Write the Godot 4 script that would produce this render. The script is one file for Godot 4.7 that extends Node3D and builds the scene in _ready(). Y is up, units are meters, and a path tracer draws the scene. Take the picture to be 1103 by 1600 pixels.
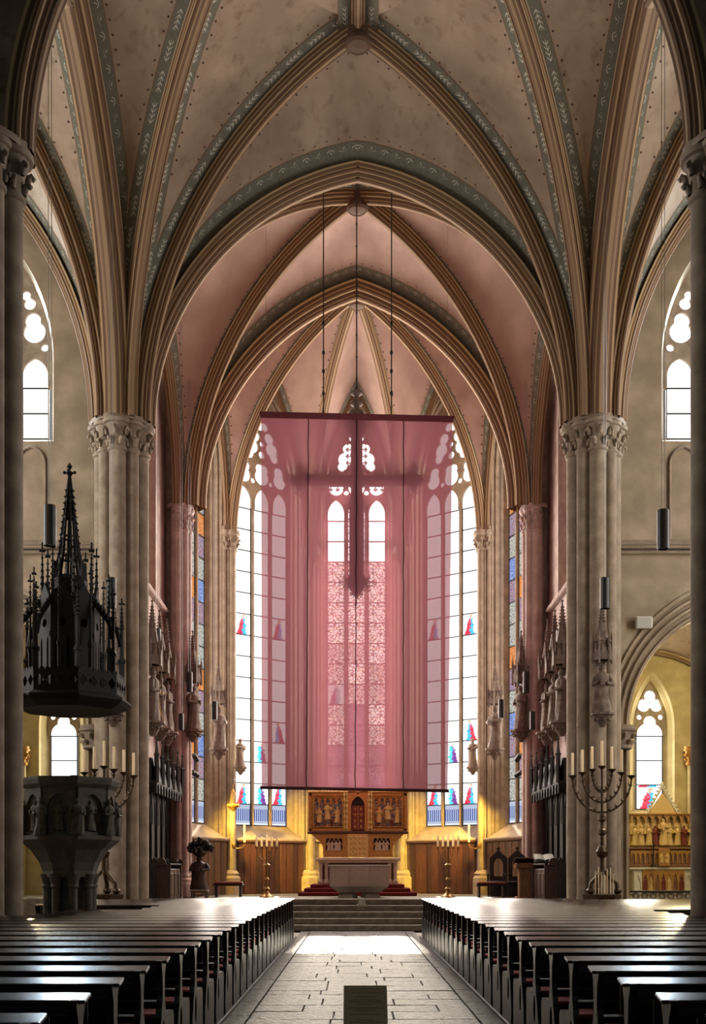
extends Node3D
# A Gothic church: nave with pews, crossing, choir and five-sided apse. x across, y up, depth runs along -z.

const SPRING := 12.7
const FL := 0.82          # height of the chancel floor
var taken := {}
var mats := {}
var cache := {}
var rng := RandomNumberGenerator.new()


class MB:
	var v := PackedVector3Array()
	var nn := PackedVector3Array()
	var uv := PackedVector2Array()
	var ix := PackedInt32Array()
	var xf := Transform3D.IDENTITY

	func tri(a: Vector3, b: Vector3, c: Vector3, ua := Vector2.ZERO, ub := Vector2.ZERO, uc := Vector2.ZERO) -> void:
		a = xf * a
		b = xf * b
		c = xf * c
		var n := (b - a).cross(c - a)
		if n.length_squared() < 1e-16:
			return
		n = n.normalized()
		var k := v.size()
		v.append(a)
		v.append(b)
		v.append(c)
		nn.append(n)
		nn.append(n)
		nn.append(n)
		uv.append(ua)
		uv.append(ub)
		uv.append(uc)
		ix.append(k)
		ix.append(k + 2)
		ix.append(k + 1)

	func quad(a: Vector3, b: Vector3, c: Vector3, d: Vector3, ua := Vector2(0, 0), ub := Vector2(1, 0), uc := Vector2(1, 1), ud := Vector2(0, 1)) -> void:
		tri(a, b, c, ua, ub, uc)
		tri(a, c, d, ua, uc, ud)

	func face(pts: Array, out: Vector3) -> void:
		var n: Vector3 = (pts[1] - pts[0]).cross(pts[2] - pts[0])
		var flip := n.dot(out) < 0.0
		for i in range(1, pts.size() - 1):
			var a: Vector3 = pts[0]
			var b: Vector3 = pts[i + 1] if flip else pts[i]
			var c: Vector3 = pts[i] if flip else pts[i + 1]
			tri(a, b, c, Vector2(a.x + a.z, -a.y), Vector2(b.x + b.z, -b.y), Vector2(c.x + c.z, -c.y))

	# chamfered box
	func box(c: Vector3, s: Vector3, bev := 0.0) -> void:
		var h := s * 0.5
		var b := minf(bev, minf(h.x, minf(h.y, h.z)) * 0.9)
		for ax in 3:
			var a1 := (ax + 1) % 3
			var a2 := (ax + 2) % 3
			for sg in [-1.0, 1.0]:
				var o := Vector3.ZERO
				o[ax] = sg
				var q := []
				for k in [[-1, -1], [1, -1], [1, 1], [-1, 1]]:
					var p := Vector3.ZERO
					p[ax] = sg * h[ax]
					p[a1] = k[0] * (h[a1] - b)
					p[a2] = k[1] * (h[a2] - b)
					q.append(c + p)
				face(q, o)
				if b > 0.0:
					for s2 in [-1.0, 1.0]:
						var e := []
						for t in [-1.0, 1.0]:
							var p1 := Vector3.ZERO
							p1[ax] = sg * h[ax]
							p1[a1] = s2 * (h[a1] - b)
							p1[a2] = t * (h[a2] - b)
							var p2 := Vector3.ZERO
							p2[ax] = sg * (h[ax] - b)
							p2[a1] = s2 * h[a1]
							p2[a2] = t * (h[a2] - b)
							if t < 0:
								e.append(c + p1)
								e.append(c + p2)
							else:
								e.append(c + p2)
								e.append(c + p1)
						var oo := Vector3.ZERO
						oo[ax] = sg
						oo[a1] = s2
						face(e, oo)
		if b > 0.0:
			for sx in [-1.0, 1.0]:
				for sy in [-1.0, 1.0]:
					for sz in [-1.0, 1.0]:
						face([c + Vector3(sx * h.x, sy * (h.y - b), sz * (h.z - b)), c + Vector3(sx * (h.x - b), sy * h.y, sz * (h.z - b)), c + Vector3(sx * (h.x - b), sy * (h.y - b), sz * h.z)], Vector3(sx, sy, sz))

	# smooth grid of nv rows with nu points each
	func grid(pts: PackedVector3Array, nu: int, nv: int, uvs := PackedVector2Array(), wrap := false) -> void:
		var k := v.size()
		var acc := PackedVector3Array()
		acc.resize(pts.size())
		var q := PackedVector3Array()
		q.resize(pts.size())
		for i in pts.size():
			q[i] = xf * pts[i]
		for j in nv - 1:
			for i in nu - 1:
				var a := j * nu + i
				var b := a + 1
				var c := a + nu + 1
				var d := a + nu
				var n := (q[c] - q[a]).cross(q[d] - q[b])
				acc[a] += n
				acc[b] += n
				acc[c] += n
				acc[d] += n
				for m in [a, c, b, a, d, c]:
					ix.append(k + m)
		if wrap:
			for j in nv:
				var s := acc[j * nu] + acc[j * nu + nu - 1]
				acc[j * nu] = s
				acc[j * nu + nu - 1] = s
		for i in pts.size():
			v.append(q[i])
			var n2 := acc[i]
			nn.append(n2.normalized() if n2.length_squared() > 1e-20 else Vector3.UP)
			uv.append(uvs[i] if uvs.size() else Vector2((i % nu) / float(nu - 1), (i / nu) / float(nv - 1)))

	# profile points are (radius, height)
	func lathe(prof: Array, seg := 16, c := Vector3.ZERO, smooth := false, sq := Vector2.ONE, phase := 0.0) -> void:
		var rings := []
		if smooth:
			rings.append(prof)
		else:
			for i in prof.size() - 1:
				rings.append([prof[i], prof[i + 1]])
		for r in rings:
			var pts := PackedVector3Array()
			for j in r.size():
				for i in seg + 1:
					var a := -TAU * i / seg + phase
					pts.append(c + Vector3(cos(a) * r[j].x * sq.x, r[j].y, sin(a) * r[j].x * sq.y))
			grid(pts, seg + 1, r.size(), PackedVector2Array(), true)

	# n-sided prism or pyramid with flat sides
	func prism(prof: Array, seg := 6, c := Vector3.ZERO, phase := 0.0) -> void:
		for j in prof.size() - 1:
			for i in seg:
				var a := TAU * i / seg + phase
				var b := TAU * (i + 1) / seg + phase
				var p: Vector2 = prof[j]
				var q: Vector2 = prof[j + 1]
				quad(c + Vector3(cos(b) * p.x, p.y, sin(b) * p.x), c + Vector3(cos(a) * p.x, p.y, sin(a) * p.x), c + Vector3(cos(a) * q.x, q.y, sin(a) * q.x), c + Vector3(cos(b) * q.x, q.y, sin(b) * q.x))

	func ball(c: Vector3, r: Vector3, seg := 8, rows := 6) -> void:
		var pts := PackedVector3Array()
		for j in rows + 1:
			var e := -PI / 2 + PI * j / rows
			for i in seg + 1:
				var a := -TAU * i / seg
				pts.append(c + Vector3(cos(a) * cos(e) * r.x, sin(e) * r.y, sin(a) * cos(e) * r.z))
		grid(pts, seg + 1, rows + 1, PackedVector2Array(), true)

	func tube(path: Array, rad, seg := 6) -> void:
		var n := path.size()
		var ref := Vector3(0.31, 0.17, 0.93)
		var pts := PackedVector3Array()
		var prev := Vector3.ZERO
		for j in n:
			var t: Vector3 = (path[mini(j + 1, n - 1)] - path[maxi(j - 1, 0)]).normalized()
			var s := (prev - t * prev.dot(t)) if j > 0 else (ref - t * ref.dot(t))
			if s.length_squared() < 1e-8:
				s = Vector3(0, 1, 0.1) - t * t.dot(Vector3(0, 1, 0.1))
			s = s.normalized()
			prev = s
			var b := t.cross(s)
			var r: float = rad[j] if rad is Array else rad
			for i in seg + 1:
				var a := TAU * i / seg
				pts.append(path[j] + (s * cos(a) + b * sin(a)) * r)
		grid(pts, seg + 1, n, PackedVector2Array(), true)

	# profile (side, inward) drawn along a path that has inward normals; creased across, smooth along
	func sweep(prof: PackedVector2Array, p: PackedVector3Array, inw: PackedVector3Array, side: Vector3) -> void:
		var m := prof.size()
		var total := 0.0
		for j in m - 1:
			total += prof[j].distance_to(prof[j + 1])
		var at := 0.0
		for j in m - 1:
			var a := prof[j]
			var b := prof[j + 1]
			var nx := at + a.distance_to(b)
			var pts := PackedVector3Array()
			var uvs := PackedVector2Array()
			var l := 0.0
			for i in p.size():
				if i > 0:
					l += p[i].distance_to(p[i - 1])
				pts.append(p[i] + side * a.x + inw[i] * a.y)
				pts.append(p[i] + side * b.x + inw[i] * b.y)
				uvs.append(Vector2(at / total, l))
				uvs.append(Vector2(nx / total, l))
			grid(pts, 2, p.size(), uvs)
			at = nx

	# a board in the xy plane, solid where f < 0
	func plate(f: Callable, r: Rect2, cell: float, z0: float, z1: float, back := true) -> void:
		var nx := int(ceil(r.size.x / cell))
		var ny := int(ceil(r.size.y / cell))
		var dx := r.size.x / nx
		var dy := r.size.y / ny
		var val := PackedFloat32Array()
		val.resize((nx + 1) * (ny + 1))
		for j in ny + 1:
			for i in nx + 1:
				var w: float = f.call(Vector2(r.position.x + i * dx, r.position.y + j * dy))
				val[j * (nx + 1) + i] = 1.0 if (i == 0 or j == 0 or i == nx or j == ny) and w < 0.0 else w
		for j in ny:
			var run := -1
			for i in nx + 1:
				var full := false
				if i < nx:
					full = val[j * (nx + 1) + i] < 0 and val[j * (nx + 1) + i + 1] < 0 and val[(j + 1) * (nx + 1) + i] < 0 and val[(j + 1) * (nx + 1) + i + 1] < 0
				if full and run < 0:
					run = i
				if not full and run >= 0:
					var x0 := r.position.x + run * dx
					var x1 := r.position.x + i * dx
					var y0 := r.position.y + j * dy
					_sides([Vector2(x0, y0), Vector2(x1, y0), Vector2(x1, y0 + dy), Vector2(x0, y0 + dy)], z0, z1, back)
					run = -1
				if full or i == nx:
					continue
				var cs := [[i, j], [i + 1, j], [i + 1, j + 1], [i, j + 1]]
				var poly := []
				var cut := []
				for k in 4:
					var c0: Array = cs[k]
					var c1: Array = cs[(k + 1) % 4]
					var f0 := val[c0[1] * (nx + 1) + c0[0]]
					var f1 := val[c1[1] * (nx + 1) + c1[0]]
					var q0 := r.position + Vector2(c0[0] * dx, c0[1] * dy)
					var q1 := r.position + Vector2(c1[0] * dx, c1[1] * dy)
					if f0 < 0:
						poly.append(q0)
						cut.append(0)
					if (f0 < 0) != (f1 < 0):
						poly.append(q0.lerp(q1, f0 / (f0 - f1)))
						cut.append(1 if f0 < 0 else 2)
				if poly.size() < 3:
					continue
				_sides(poly, z0, z1, back)
				for k in poly.size():
					var k2 := (k + 1) % poly.size()
					if cut[k] == 1 and cut[k2] == 2:
						var a: Vector2 = poly[k]
						var b: Vector2 = poly[k2]
						quad(Vector3(a.x, a.y, z1), Vector3(a.x, a.y, z0), Vector3(b.x, b.y, z0), Vector3(b.x, b.y, z1))

	func _sides(poly: Array, z0: float, z1: float, back: bool) -> void:
		for i in range(1, poly.size() - 1):
			var a: Vector2 = poly[0]
			var b: Vector2 = poly[i]
			var c: Vector2 = poly[i + 1]
			tri(Vector3(a.x, a.y, z1), Vector3(b.x, b.y, z1), Vector3(c.x, c.y, z1), a, b, c)
			if back:
				tri(Vector3(a.x, a.y, z0), Vector3(c.x, c.y, z0), Vector3(b.x, b.y, z0), a, c, b)

	func mesh() -> ArrayMesh:
		var arr := []
		arr.resize(Mesh.ARRAY_MAX)
		arr[Mesh.ARRAY_VERTEX] = v
		arr[Mesh.ARRAY_NORMAL] = nn
		arr[Mesh.ARRAY_TEX_UV] = uv
		arr[Mesh.ARRAY_INDEX] = ix
		var am := ArrayMesh.new()
		am.add_surface_from_arrays(Mesh.PRIMITIVE_TRIANGLES, arr)
		return am


func P3(x: float, y: float, d: float) -> Vector3:
	return Vector3(x, y, -d)


func numbered(called: String) -> String:
	if not taken.has(called):
		taken[called] = 0
		return called
	taken[called] += 1
	return "%s_%03d" % [called, taken[called]]


func thing(called: String, label: String, category: String, at := Vector3.ZERO, turn := 0.0, group := "", kind := "") -> Node3D:
	var o := Node3D.new()
	o.name = numbered(called)
	add_child(o)
	o.position = at
	o.rotation.y = turn
	o.set_meta("label", label)
	o.set_meta("category", category)
	if group:
		o.set_meta("group", group)
	if kind:
		o.set_meta("kind", kind)
	return o


func part(parent: Node, called: String, m, mat: Material, xf := Transform3D.IDENTITY, label := "") -> MeshInstance3D:
	var o := MeshInstance3D.new()
	o.name = called
	o.mesh = m.mesh() if m is MB else m
	o.material_override = mat
	o.transform = xf
	if label:
		o.set_meta("label", label)
	parent.add_child(o, true)
	return o


func again(src: Node3D, at: Vector3, turn := 0.0, label := "", group := "") -> Node3D:
	var r: Node3D = src.duplicate()
	r.name = numbered(String(src.name).rstrip("0123456789").trim_suffix("_"))
	add_child(r)
	r.position = at
	r.rotation.y = turn
	if label:
		r.set_meta("label", label)
	if group:
		r.set_meta("group", group)
	return r


func turned(at: Vector3, turn := 0.0, sc := Vector3.ONE) -> Transform3D:
	return Transform3D(Basis(Vector3.UP, turn) * Basis.from_scale(sc), at)


# ---------------------------------------------------------------- materials and textures

func noise_tex(freq: float, cols: Array, offs: Array, sd := 1, size := 512, oct := 5) -> NoiseTexture2D:
	var n := FastNoiseLite.new()
	n.seed = sd
	n.noise_type = FastNoiseLite.TYPE_SIMPLEX_SMOOTH
	n.frequency = freq
	n.fractal_octaves = oct
	n.fractal_gain = 0.55
	var t := NoiseTexture2D.new()
	t.width = size
	t.height = size
	t.seamless = true
	t.noise = n
	if cols.size():
		var g := Gradient.new()
		g.offsets = PackedFloat32Array(offs)
		g.colors = PackedColorArray(cols)
		t.color_ramp = g
	return t


func base_mat(rough: float, spec := 0.5) -> StandardMaterial3D:
	var m := StandardMaterial3D.new()
	m.roughness = rough
	m.metallic_specular = spec
	m.cull_mode = BaseMaterial3D.CULL_DISABLED
	return m


func plain(key: String, c: Color, rough := 0.7, metal := 0.0) -> StandardMaterial3D:
	if not mats.has(key):
		var m := base_mat(rough)
		m.albedo_color = c
		m.metallic = metal
		mats[key] = m
	return mats[key]


func grained(key: String, c0: Color, c1: Color, scale: Vector3, rough := 0.8, freq := 0.012, bump := 0.0, sd := 3) -> StandardMaterial3D:
	var m := base_mat(rough)
	m.albedo_texture = noise_tex(freq, [c0, c0.lerp(c1, 0.45), c1], [0.2, 0.5, 0.82], sd)
	m.uv1_triplanar = true
	m.uv1_world_triplanar = true
	m.uv1_scale = scale
	if bump > 0.0:
		m.heightmap_enabled = true
		m.heightmap_texture = noise_tex(freq * 2.0, [], [], sd + 7)
		m.heightmap_scale = bump
	mats[key] = m
	return m


func tex_of(w: int, h: int, f: Callable) -> ImageTexture:
	var im := Image.create(w, h, false, Image.FORMAT_RGB8)
	for y in h:
		for x in w:
			im.set_pixel(x, y, f.call(x, y))
	return ImageTexture.create_from_image(im)


func uv_mat(key: String, t: Texture2D, rough := 0.8) -> StandardMaterial3D:
	var m := base_mat(rough)
	m.albedo_texture = t
	mats[key] = m
	return m


func stroke(im: Image, a: Vector2, b: Vector2, r: float, c: Color) -> void:
	var n := int(a.distance_to(b) * 1.5) + 2
	for i in n:
		var p := a.lerp(b, i / float(n - 1))
		im.fill_rect(Rect2i(int(p.x - r), int(p.y - r), maxi(1, int(r * 2)), maxi(1, int(r * 2))), c)


func band_texture(sprigs: bool) -> ImageTexture:
	# painted band beside a rib: grey-green ground, dark edge lines, white leaf sprigs or scrolls
	var w := 128
	var h := 512
	var im := Image.create(w, h, false, Image.FORMAT_RGB8)
	var n := FastNoiseLite.new()
	n.seed = 5
	n.frequency = 0.03
	for y in h:
		for x in w:
			var k := 0.5 + 0.5 * n.get_noise_2d(x, y)
			var c := Color(0.37, 0.365, 0.32).lerp(Color(0.47, 0.455, 0.395), k)
			if x > w - 10:
				c = Color(0.45, 0.36, 0.26)
			im.set_pixel(x, y, c)
	var white := Color(0.8, 0.8, 0.75)
	if sprigs:
		for half in 2:
			var y0 := half * 256.0
			var up := 1.0 if half == 0 else -1.0
			var mid := y0 + 128.0
			stroke(im, Vector2(62, mid - 88), Vector2(62, mid + 88), 2.4, white)
			for k in 4:
				var yy := mid + up * (k * 44 - 84)
				for s in [-1.0, 1.0]:
					stroke(im, Vector2(62, yy), Vector2(62 + s * 15, yy + up * 18), 2.6, white)
					stroke(im, Vector2(62 + s * 15, yy + up * 18), Vector2(62 + s * 21, yy + up * 32), 2.0, white)
	else:
		for half in 4:
			var mid := half * 128.0 + 64.0
			var s := 1.0 if half % 2 == 0 else -1.0
			var prev := Vector2.ZERO
			for k in 14:
				var a := -1.3 + 2.9 * k / 13.0
				var q := Vector2(62 + s * (cos(a) * 26 - 8), mid + sin(a) * 34)
				if k > 0:
					stroke(im, prev, q, 2.8 if k < 10 else 1.8, white if half % 2 == 0 else white.darkened(0.25))
				prev = q
			stroke(im, Vector2(62, mid - 4), Vector2(62 - s * 22, mid + 14), 3.0, white.darkened(0.1))
	return ImageTexture.create_from_image(im)


func glass_texture(sd: int, style: String) -> ImageTexture:
	var w := 128
	var h := 192
	var cell := FastNoiseLite.new()
	cell.seed = sd
	cell.noise_type = FastNoiseLite.TYPE_CELLULAR
	cell.frequency = {"rich": 0.026, "figure": 0.022, "gold": 0.036, "rose": 0.036, "orange": 0.02, "blue": 0.02, "grey": 0.02}.get(style, 0.05)
	cell.cellular_return_type = FastNoiseLite.RETURN_CELL_VALUE
	var edge := cell.duplicate() as FastNoiseLite
	edge.cellular_return_type = FastNoiseLite.RETURN_DISTANCE2_SUB
	var big := FastNoiseLite.new()
	big.seed = sd + 31
	big.frequency = 0.016
	var cols := [Color(0.92, 0.93, 0.95), Color(0.85, 0.88, 0.95), Color(0.95, 0.9, 0.78), Color(0.9, 0.9, 0.9)]
	if style == "rich":
		cols = [Color(0.85, 0.85, 0.85), Color(0.85, 0.42, 0.02), Color(0.05, 0.2, 0.75), Color(0.9, 0.9, 0.85), Color(0.7, 0.1, 0.04), Color(0.15, 0.13, 0.12), Color(0.45, 0.4, 0.25), Color(0.05, 0.05, 0.06), Color(0.2, 0.4, 0.8)]
	if style == "orange":
		cols = [Color(0.9, 0.45, 0.05), Color(0.85, 0.3, 0.02), Color(0.95, 0.85, 0.6), Color(0.5, 0.12, 0.03), Color(0.9, 0.6, 0.15), Color(0.12, 0.09, 0.07)]
	if style == "blue":
		cols = [Color(0.08, 0.22, 0.7), Color(0.9, 0.92, 0.95), Color(0.2, 0.4, 0.8), Color(0.08, 0.08, 0.12), Color(0.5, 0.6, 0.75)]
	if style == "grey":
		cols = [Color(0.95, 0.95, 0.92), Color(0.6, 0.6, 0.58), Color(0.12, 0.12, 0.12), Color(0.85, 0.82, 0.75), Color(0.06, 0.06, 0.06)]
	if style == "gold":
		cols = [Color(0.95, 0.72, 0.3), Color(0.97, 0.95, 0.9), Color(0.4, 0.2, 0.12), Color(0.3, 0.22, 0.2), Color(0.97, 0.95, 0.97), Color(0.35, 0.18, 0.14), Color(0.5, 0.6, 0.85)]
	if style == "rose":
		cols = [Color(0.7, 0.4, 0.45), Color(0.95, 0.9, 0.92), Color(0.3, 0.1, 0.13), Color(0.4, 0.35, 0.75), Color(0.2, 0.1, 0.12), Color(0.25, 0.12, 0.15), Color(0.85, 0.7, 0.6)]
	var figs := [Color(0.02, 0.45, 0.7), Color(0.6, 0.03, 0.1), Color(0.1, 0.6, 0.65), Color(0.25, 0.05, 0.35), Color(0.8, 0.45, 0.05)]
	return tex_of(w, h, func(x: int, y: int) -> Color:
		var k := cell.get_noise_2d(x, y) * 0.5 + 0.5
		var e := edge.get_noise_2d(x, y)
		var c: Color = cols[int(k * 997.0) % cols.size()]
		if style == "figure":
			# a robed figure leaning across the panel, in two colours of glass
			var fx := (x + 22.0 * big.get_noise_2d(x * 2.0 + 40.0, y * 2.0)) / w
			var fy := (y + 26.0 * big.get_noise_2d(x * 2.0, y * 2.0)) / h
			var half := 0.1 + 0.22 * fy
			if absf(fx - 0.45 - 0.12 * fy) < half and fy > 0.2:
				c = (figs[0 if sd == 9 else 2] if fx < 0.43 + 0.12 * fy else figs[1 if sd == 9 else 3]).lightened(0.25 * k)
			elif Vector2(fx - 0.47, (fy - 0.12) * 1.4).length() < 0.09:
				c = Color(0.75, 0.5, 0.35)
		if style == "base":
			var s := fposmod(x * 7.0 / w, 1.0)
			c = Color(0.08, 0.16, 0.5) if s > 0.28 and s < 0.72 else Color(0.62, 0.66, 0.74)
			if y < 44 or y > 150:
				c = Color(0.75, 0.78, 0.82) if fposmod((x + y) / 18.0, 1.0) < 0.6 else Color(0.3, 0.36, 0.55)
			if y > 172:
				c = Color(0.8, 0.82, 0.85)
		elif e < (-0.8 if style == "gold" or style == "rose" else -0.93):
			c = c.darkened(0.75)
		return c)


func glass_mat(key: String, t: Texture2D, energy: float, alpha := 0.72) -> StandardMaterial3D:
	var m := base_mat(0.8)
	m.specular_mode = BaseMaterial3D.SPECULAR_DISABLED
	m.albedo_color = Color(0.05, 0.05, 0.06, alpha)
	m.transparency = BaseMaterial3D.TRANSPARENCY_ALPHA
	m.emission_enabled = true
	m.emission = Color.BLACK
	m.emission_operator = BaseMaterial3D.EMISSION_OP_ADD
	m.emission_texture = t
	m.emission_energy_multiplier = energy
	mats[key] = m
	return m


func make_materials() -> void:
	grained("plaster", Color(0.56, 0.485, 0.415), Color(0.69, 0.615, 0.535), Vector3.ONE * 0.13, 0.9, 0.010, 0.4, 11)
	var sp := mats["plaster"] as StandardMaterial3D
	sp.detail_enabled = true
	sp.detail_blend_mode = BaseMaterial3D.BLEND_MODE_MUL
	sp.detail_albedo = noise_tex(0.03, [Color(0.78, 0.74, 0.7), Color(1, 1, 1), Color(1, 1, 1)], [0.12, 0.36, 1.0], 77)
	grained("plaster_banner_lit", Color(0.58, 0.47, 0.425), Color(0.71, 0.6, 0.55), Vector3.ONE * 0.13, 0.9, 0.010, 0.4, 12)  # choir plaster with the pink light from the banner mixed into its colour
	grained("stone", Color(0.5, 0.44, 0.375), Color(0.62, 0.56, 0.485), Vector3.ONE * 0.35, 0.85, 0.012, 0.5, 21)
	grained("stone_banner_lit", Color(0.63, 0.545, 0.52), Color(0.73, 0.65, 0.62), Vector3.ONE * 0.3, 0.85, 0.012, 0.5, 23)  # choir stone, pink because the banner's light is painted into it
	grained("wall", Color(0.53, 0.47, 0.39), Color(0.64, 0.575, 0.485), Vector3.ONE * 0.16, 0.9, 0.010, 0.3, 27)
	grained("statue", Color(0.33, 0.27, 0.23), Color(0.47, 0.4, 0.35), Vector3.ONE * 0.8, 0.75, 0.012, 0.3, 29)
	grained("flag", Color(0.29, 0.26, 0.21), Color(0.46, 0.415, 0.34), Vector3(0.5, 1.0, 1.3), 0.46, 0.016, 11.0, 31)
	grained("flag_dark", Color(0.27, 0.24, 0.195), Color(0.42, 0.375, 0.305), Vector3(0.5, 1.0, 1.3), 0.46, 0.016, 11.0, 33)
	grained("step", Color(0.36, 0.32, 0.26), Color(0.48, 0.43, 0.35), Vector3(0.5, 0.5, 0.5), 0.5, 0.014, 0.5, 35)
	grained("pew_wood", Color(0.05, 0.038, 0.032), Color(0.1, 0.075, 0.06), Vector3(0.35, 3.0, 3.0), 0.3, 0.012, 0.15, 41)
	grained("ledge_wood", Color(0.16, 0.125, 0.105), Color(0.27, 0.22, 0.185), Vector3(0.25, 3.0, 3.0), 0.22, 0.012, 0.1, 43)
	var lw := mats["ledge_wood"] as StandardMaterial3D
	lw.clearcoat_enabled = true
	lw.clearcoat = 1.0
	lw.clearcoat_roughness = 0.16
	grained("oak_dark", Color(0.07, 0.05, 0.035), Color(0.15, 0.1, 0.075), Vector3(3.0, 0.4, 3.0), 0.68, 0.012, 0.2, 45)
	grained("oak_brown", Color(0.23, 0.125, 0.07), Color(0.36, 0.21, 0.12), Vector3(3.0, 0.3, 3.0), 0.5, 0.012, 0.2, 47)
	grained("oak_light", Color(0.4, 0.25, 0.14), Color(0.54, 0.37, 0.22), Vector3(3.0, 0.3, 3.0), 0.5, 0.012, 0.2, 49)
	grained("bronze", Color(0.16, 0.11, 0.06), Color(0.34, 0.25, 0.14), Vector3.ONE * 1.5, 0.4, 0.012, 0.2, 51)
	(mats["bronze"] as StandardMaterial3D).metallic = 0.55
	grained("gold", Color(0.6, 0.43, 0.19), Color(0.74, 0.56, 0.28), Vector3.ONE * 2.0, 0.38, 0.014, 0.2, 53)
	(mats["gold"] as StandardMaterial3D).metallic = 0.45
	grained("black_oak", Color(0.03, 0.027, 0.022), Color(0.07, 0.06, 0.05), Vector3.ONE * 0.8, 0.75, 0.012, 0.3, 55)
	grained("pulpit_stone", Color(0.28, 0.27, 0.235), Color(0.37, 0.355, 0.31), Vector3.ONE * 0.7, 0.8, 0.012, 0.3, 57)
	grained("carpet", Color(0.3, 0.04, 0.045), Color(0.42, 0.07, 0.075), Vector3.ONE * 2.5, 0.95, 0.02, 0.3, 59)
	plain("iron", Color(0.05, 0.05, 0.055), 0.5)
	plain("lamp_shell", Color(0.1, 0.115, 0.12), 0.45)
	plain("candle", Color(0.9, 0.85, 0.74), 0.55)
	var wax := mats["candle"] as StandardMaterial3D
	wax.backlight_enabled = true
	wax.backlight = Color(0.9, 0.85, 0.75)
	plain("white_cloth", Color(0.8, 0.79, 0.75), 0.85)
	plain("cushion", Color(0.72, 0.34, 0.33), 0.8)  # pink taken from the banner's reflection on the pew boards
	plain("marble", Color(0.74, 0.68, 0.6), 0.4)
	plain("steel", Color(0.5, 0.5, 0.5), 0.35, 0.7)
	plain("boss", Color(0.34, 0.25, 0.18), 0.8)
	plain("dot", Color(0.3, 0.2, 0.17), 0.9)
	uv_mat("band_sprig", band_texture(true), 0.9)
	uv_mat("band_scroll", band_texture(false), 0.9)
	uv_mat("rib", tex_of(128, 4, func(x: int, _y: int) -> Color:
		var u := absf(x / 127.0 - 0.5) * 2.0  # painted stripes; cream also carries the rolls' highlights, brown the shaded hollows
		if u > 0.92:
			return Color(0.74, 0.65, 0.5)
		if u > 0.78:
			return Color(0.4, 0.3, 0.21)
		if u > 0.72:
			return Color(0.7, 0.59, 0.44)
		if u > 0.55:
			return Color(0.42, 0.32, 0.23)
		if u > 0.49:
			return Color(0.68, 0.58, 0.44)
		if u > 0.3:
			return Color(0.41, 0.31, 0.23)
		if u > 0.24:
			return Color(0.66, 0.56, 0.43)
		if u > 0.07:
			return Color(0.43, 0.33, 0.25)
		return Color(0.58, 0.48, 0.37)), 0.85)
	var pale := glass_texture(3, "pale")
	glass_mat("glass_pale", pale, 1.9)
	glass_mat("glass_dim", pale, 0.25)
	glass_mat("glass_bright", pale, 9.0)
	glass_mat("glass_day", pale, 2.0)
	glass_mat("glass_figure", glass_texture(9, "figure"), 1.5, 0.86)
	glass_mat("glass_figure_two", glass_texture(14, "figure"), 1.5, 0.86)
	glass_mat("glass_gold", glass_texture(17, "gold"), 5.0)
	glass_mat("glass_white_gold", glass_texture(18, "gold"), 9.0)
	glass_mat("glass_rose", glass_texture(19, "rose"), 2.6)
	glass_mat("glass_rich", glass_texture(21, "rich"), 0.75, 0.86)
	glass_mat("glass_orange", glass_texture(26, "orange"), 0.75, 0.86)
	glass_mat("glass_blue", glass_texture(27, "blue"), 0.75, 0.86)
	glass_mat("glass_grey", glass_texture(28, "grey"), 0.75, 0.86)
	glass_mat("glass_base", glass_texture(24, "base"), 0.8, 0.86)


# ---------------------------------------------------------------- shapes used for walls, vaults and windows

func lancet(p: Vector2, cx: float, hw: float, y0: float, sp: float, apex: float) -> float:
	var x := absf(p.x - cx)
	if p.y < sp:
		return maxf(x - hw, y0 - p.y)
	var r := apex - sp
	var R := (hw * hw + r * r) / (2.0 * hw)
	return Vector2(x - (hw - R), p.y - sp).length() - R


func arch_line(hw: float, y0: float, sp: float, apex: float, e: float, n := 14) -> Array:
	# half outline from the foot to the crown, at x >= 0, widened by e
	var r := apex - sp
	var R := (hw * hw + r * r) / (2.0 * hw)
	var c := hw - R
	var out := [Vector2(hw + e, y0), Vector2(hw + e, sp)]
	var Re := R + e
	var top := acos(clampf(-c / Re, -1.0, 1.0))
	for i in range(1, n + 1):
		var a := top * i / n
		out.append(Vector2(c + Re * cos(a), sp + Re * sin(a)))
	return out


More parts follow.
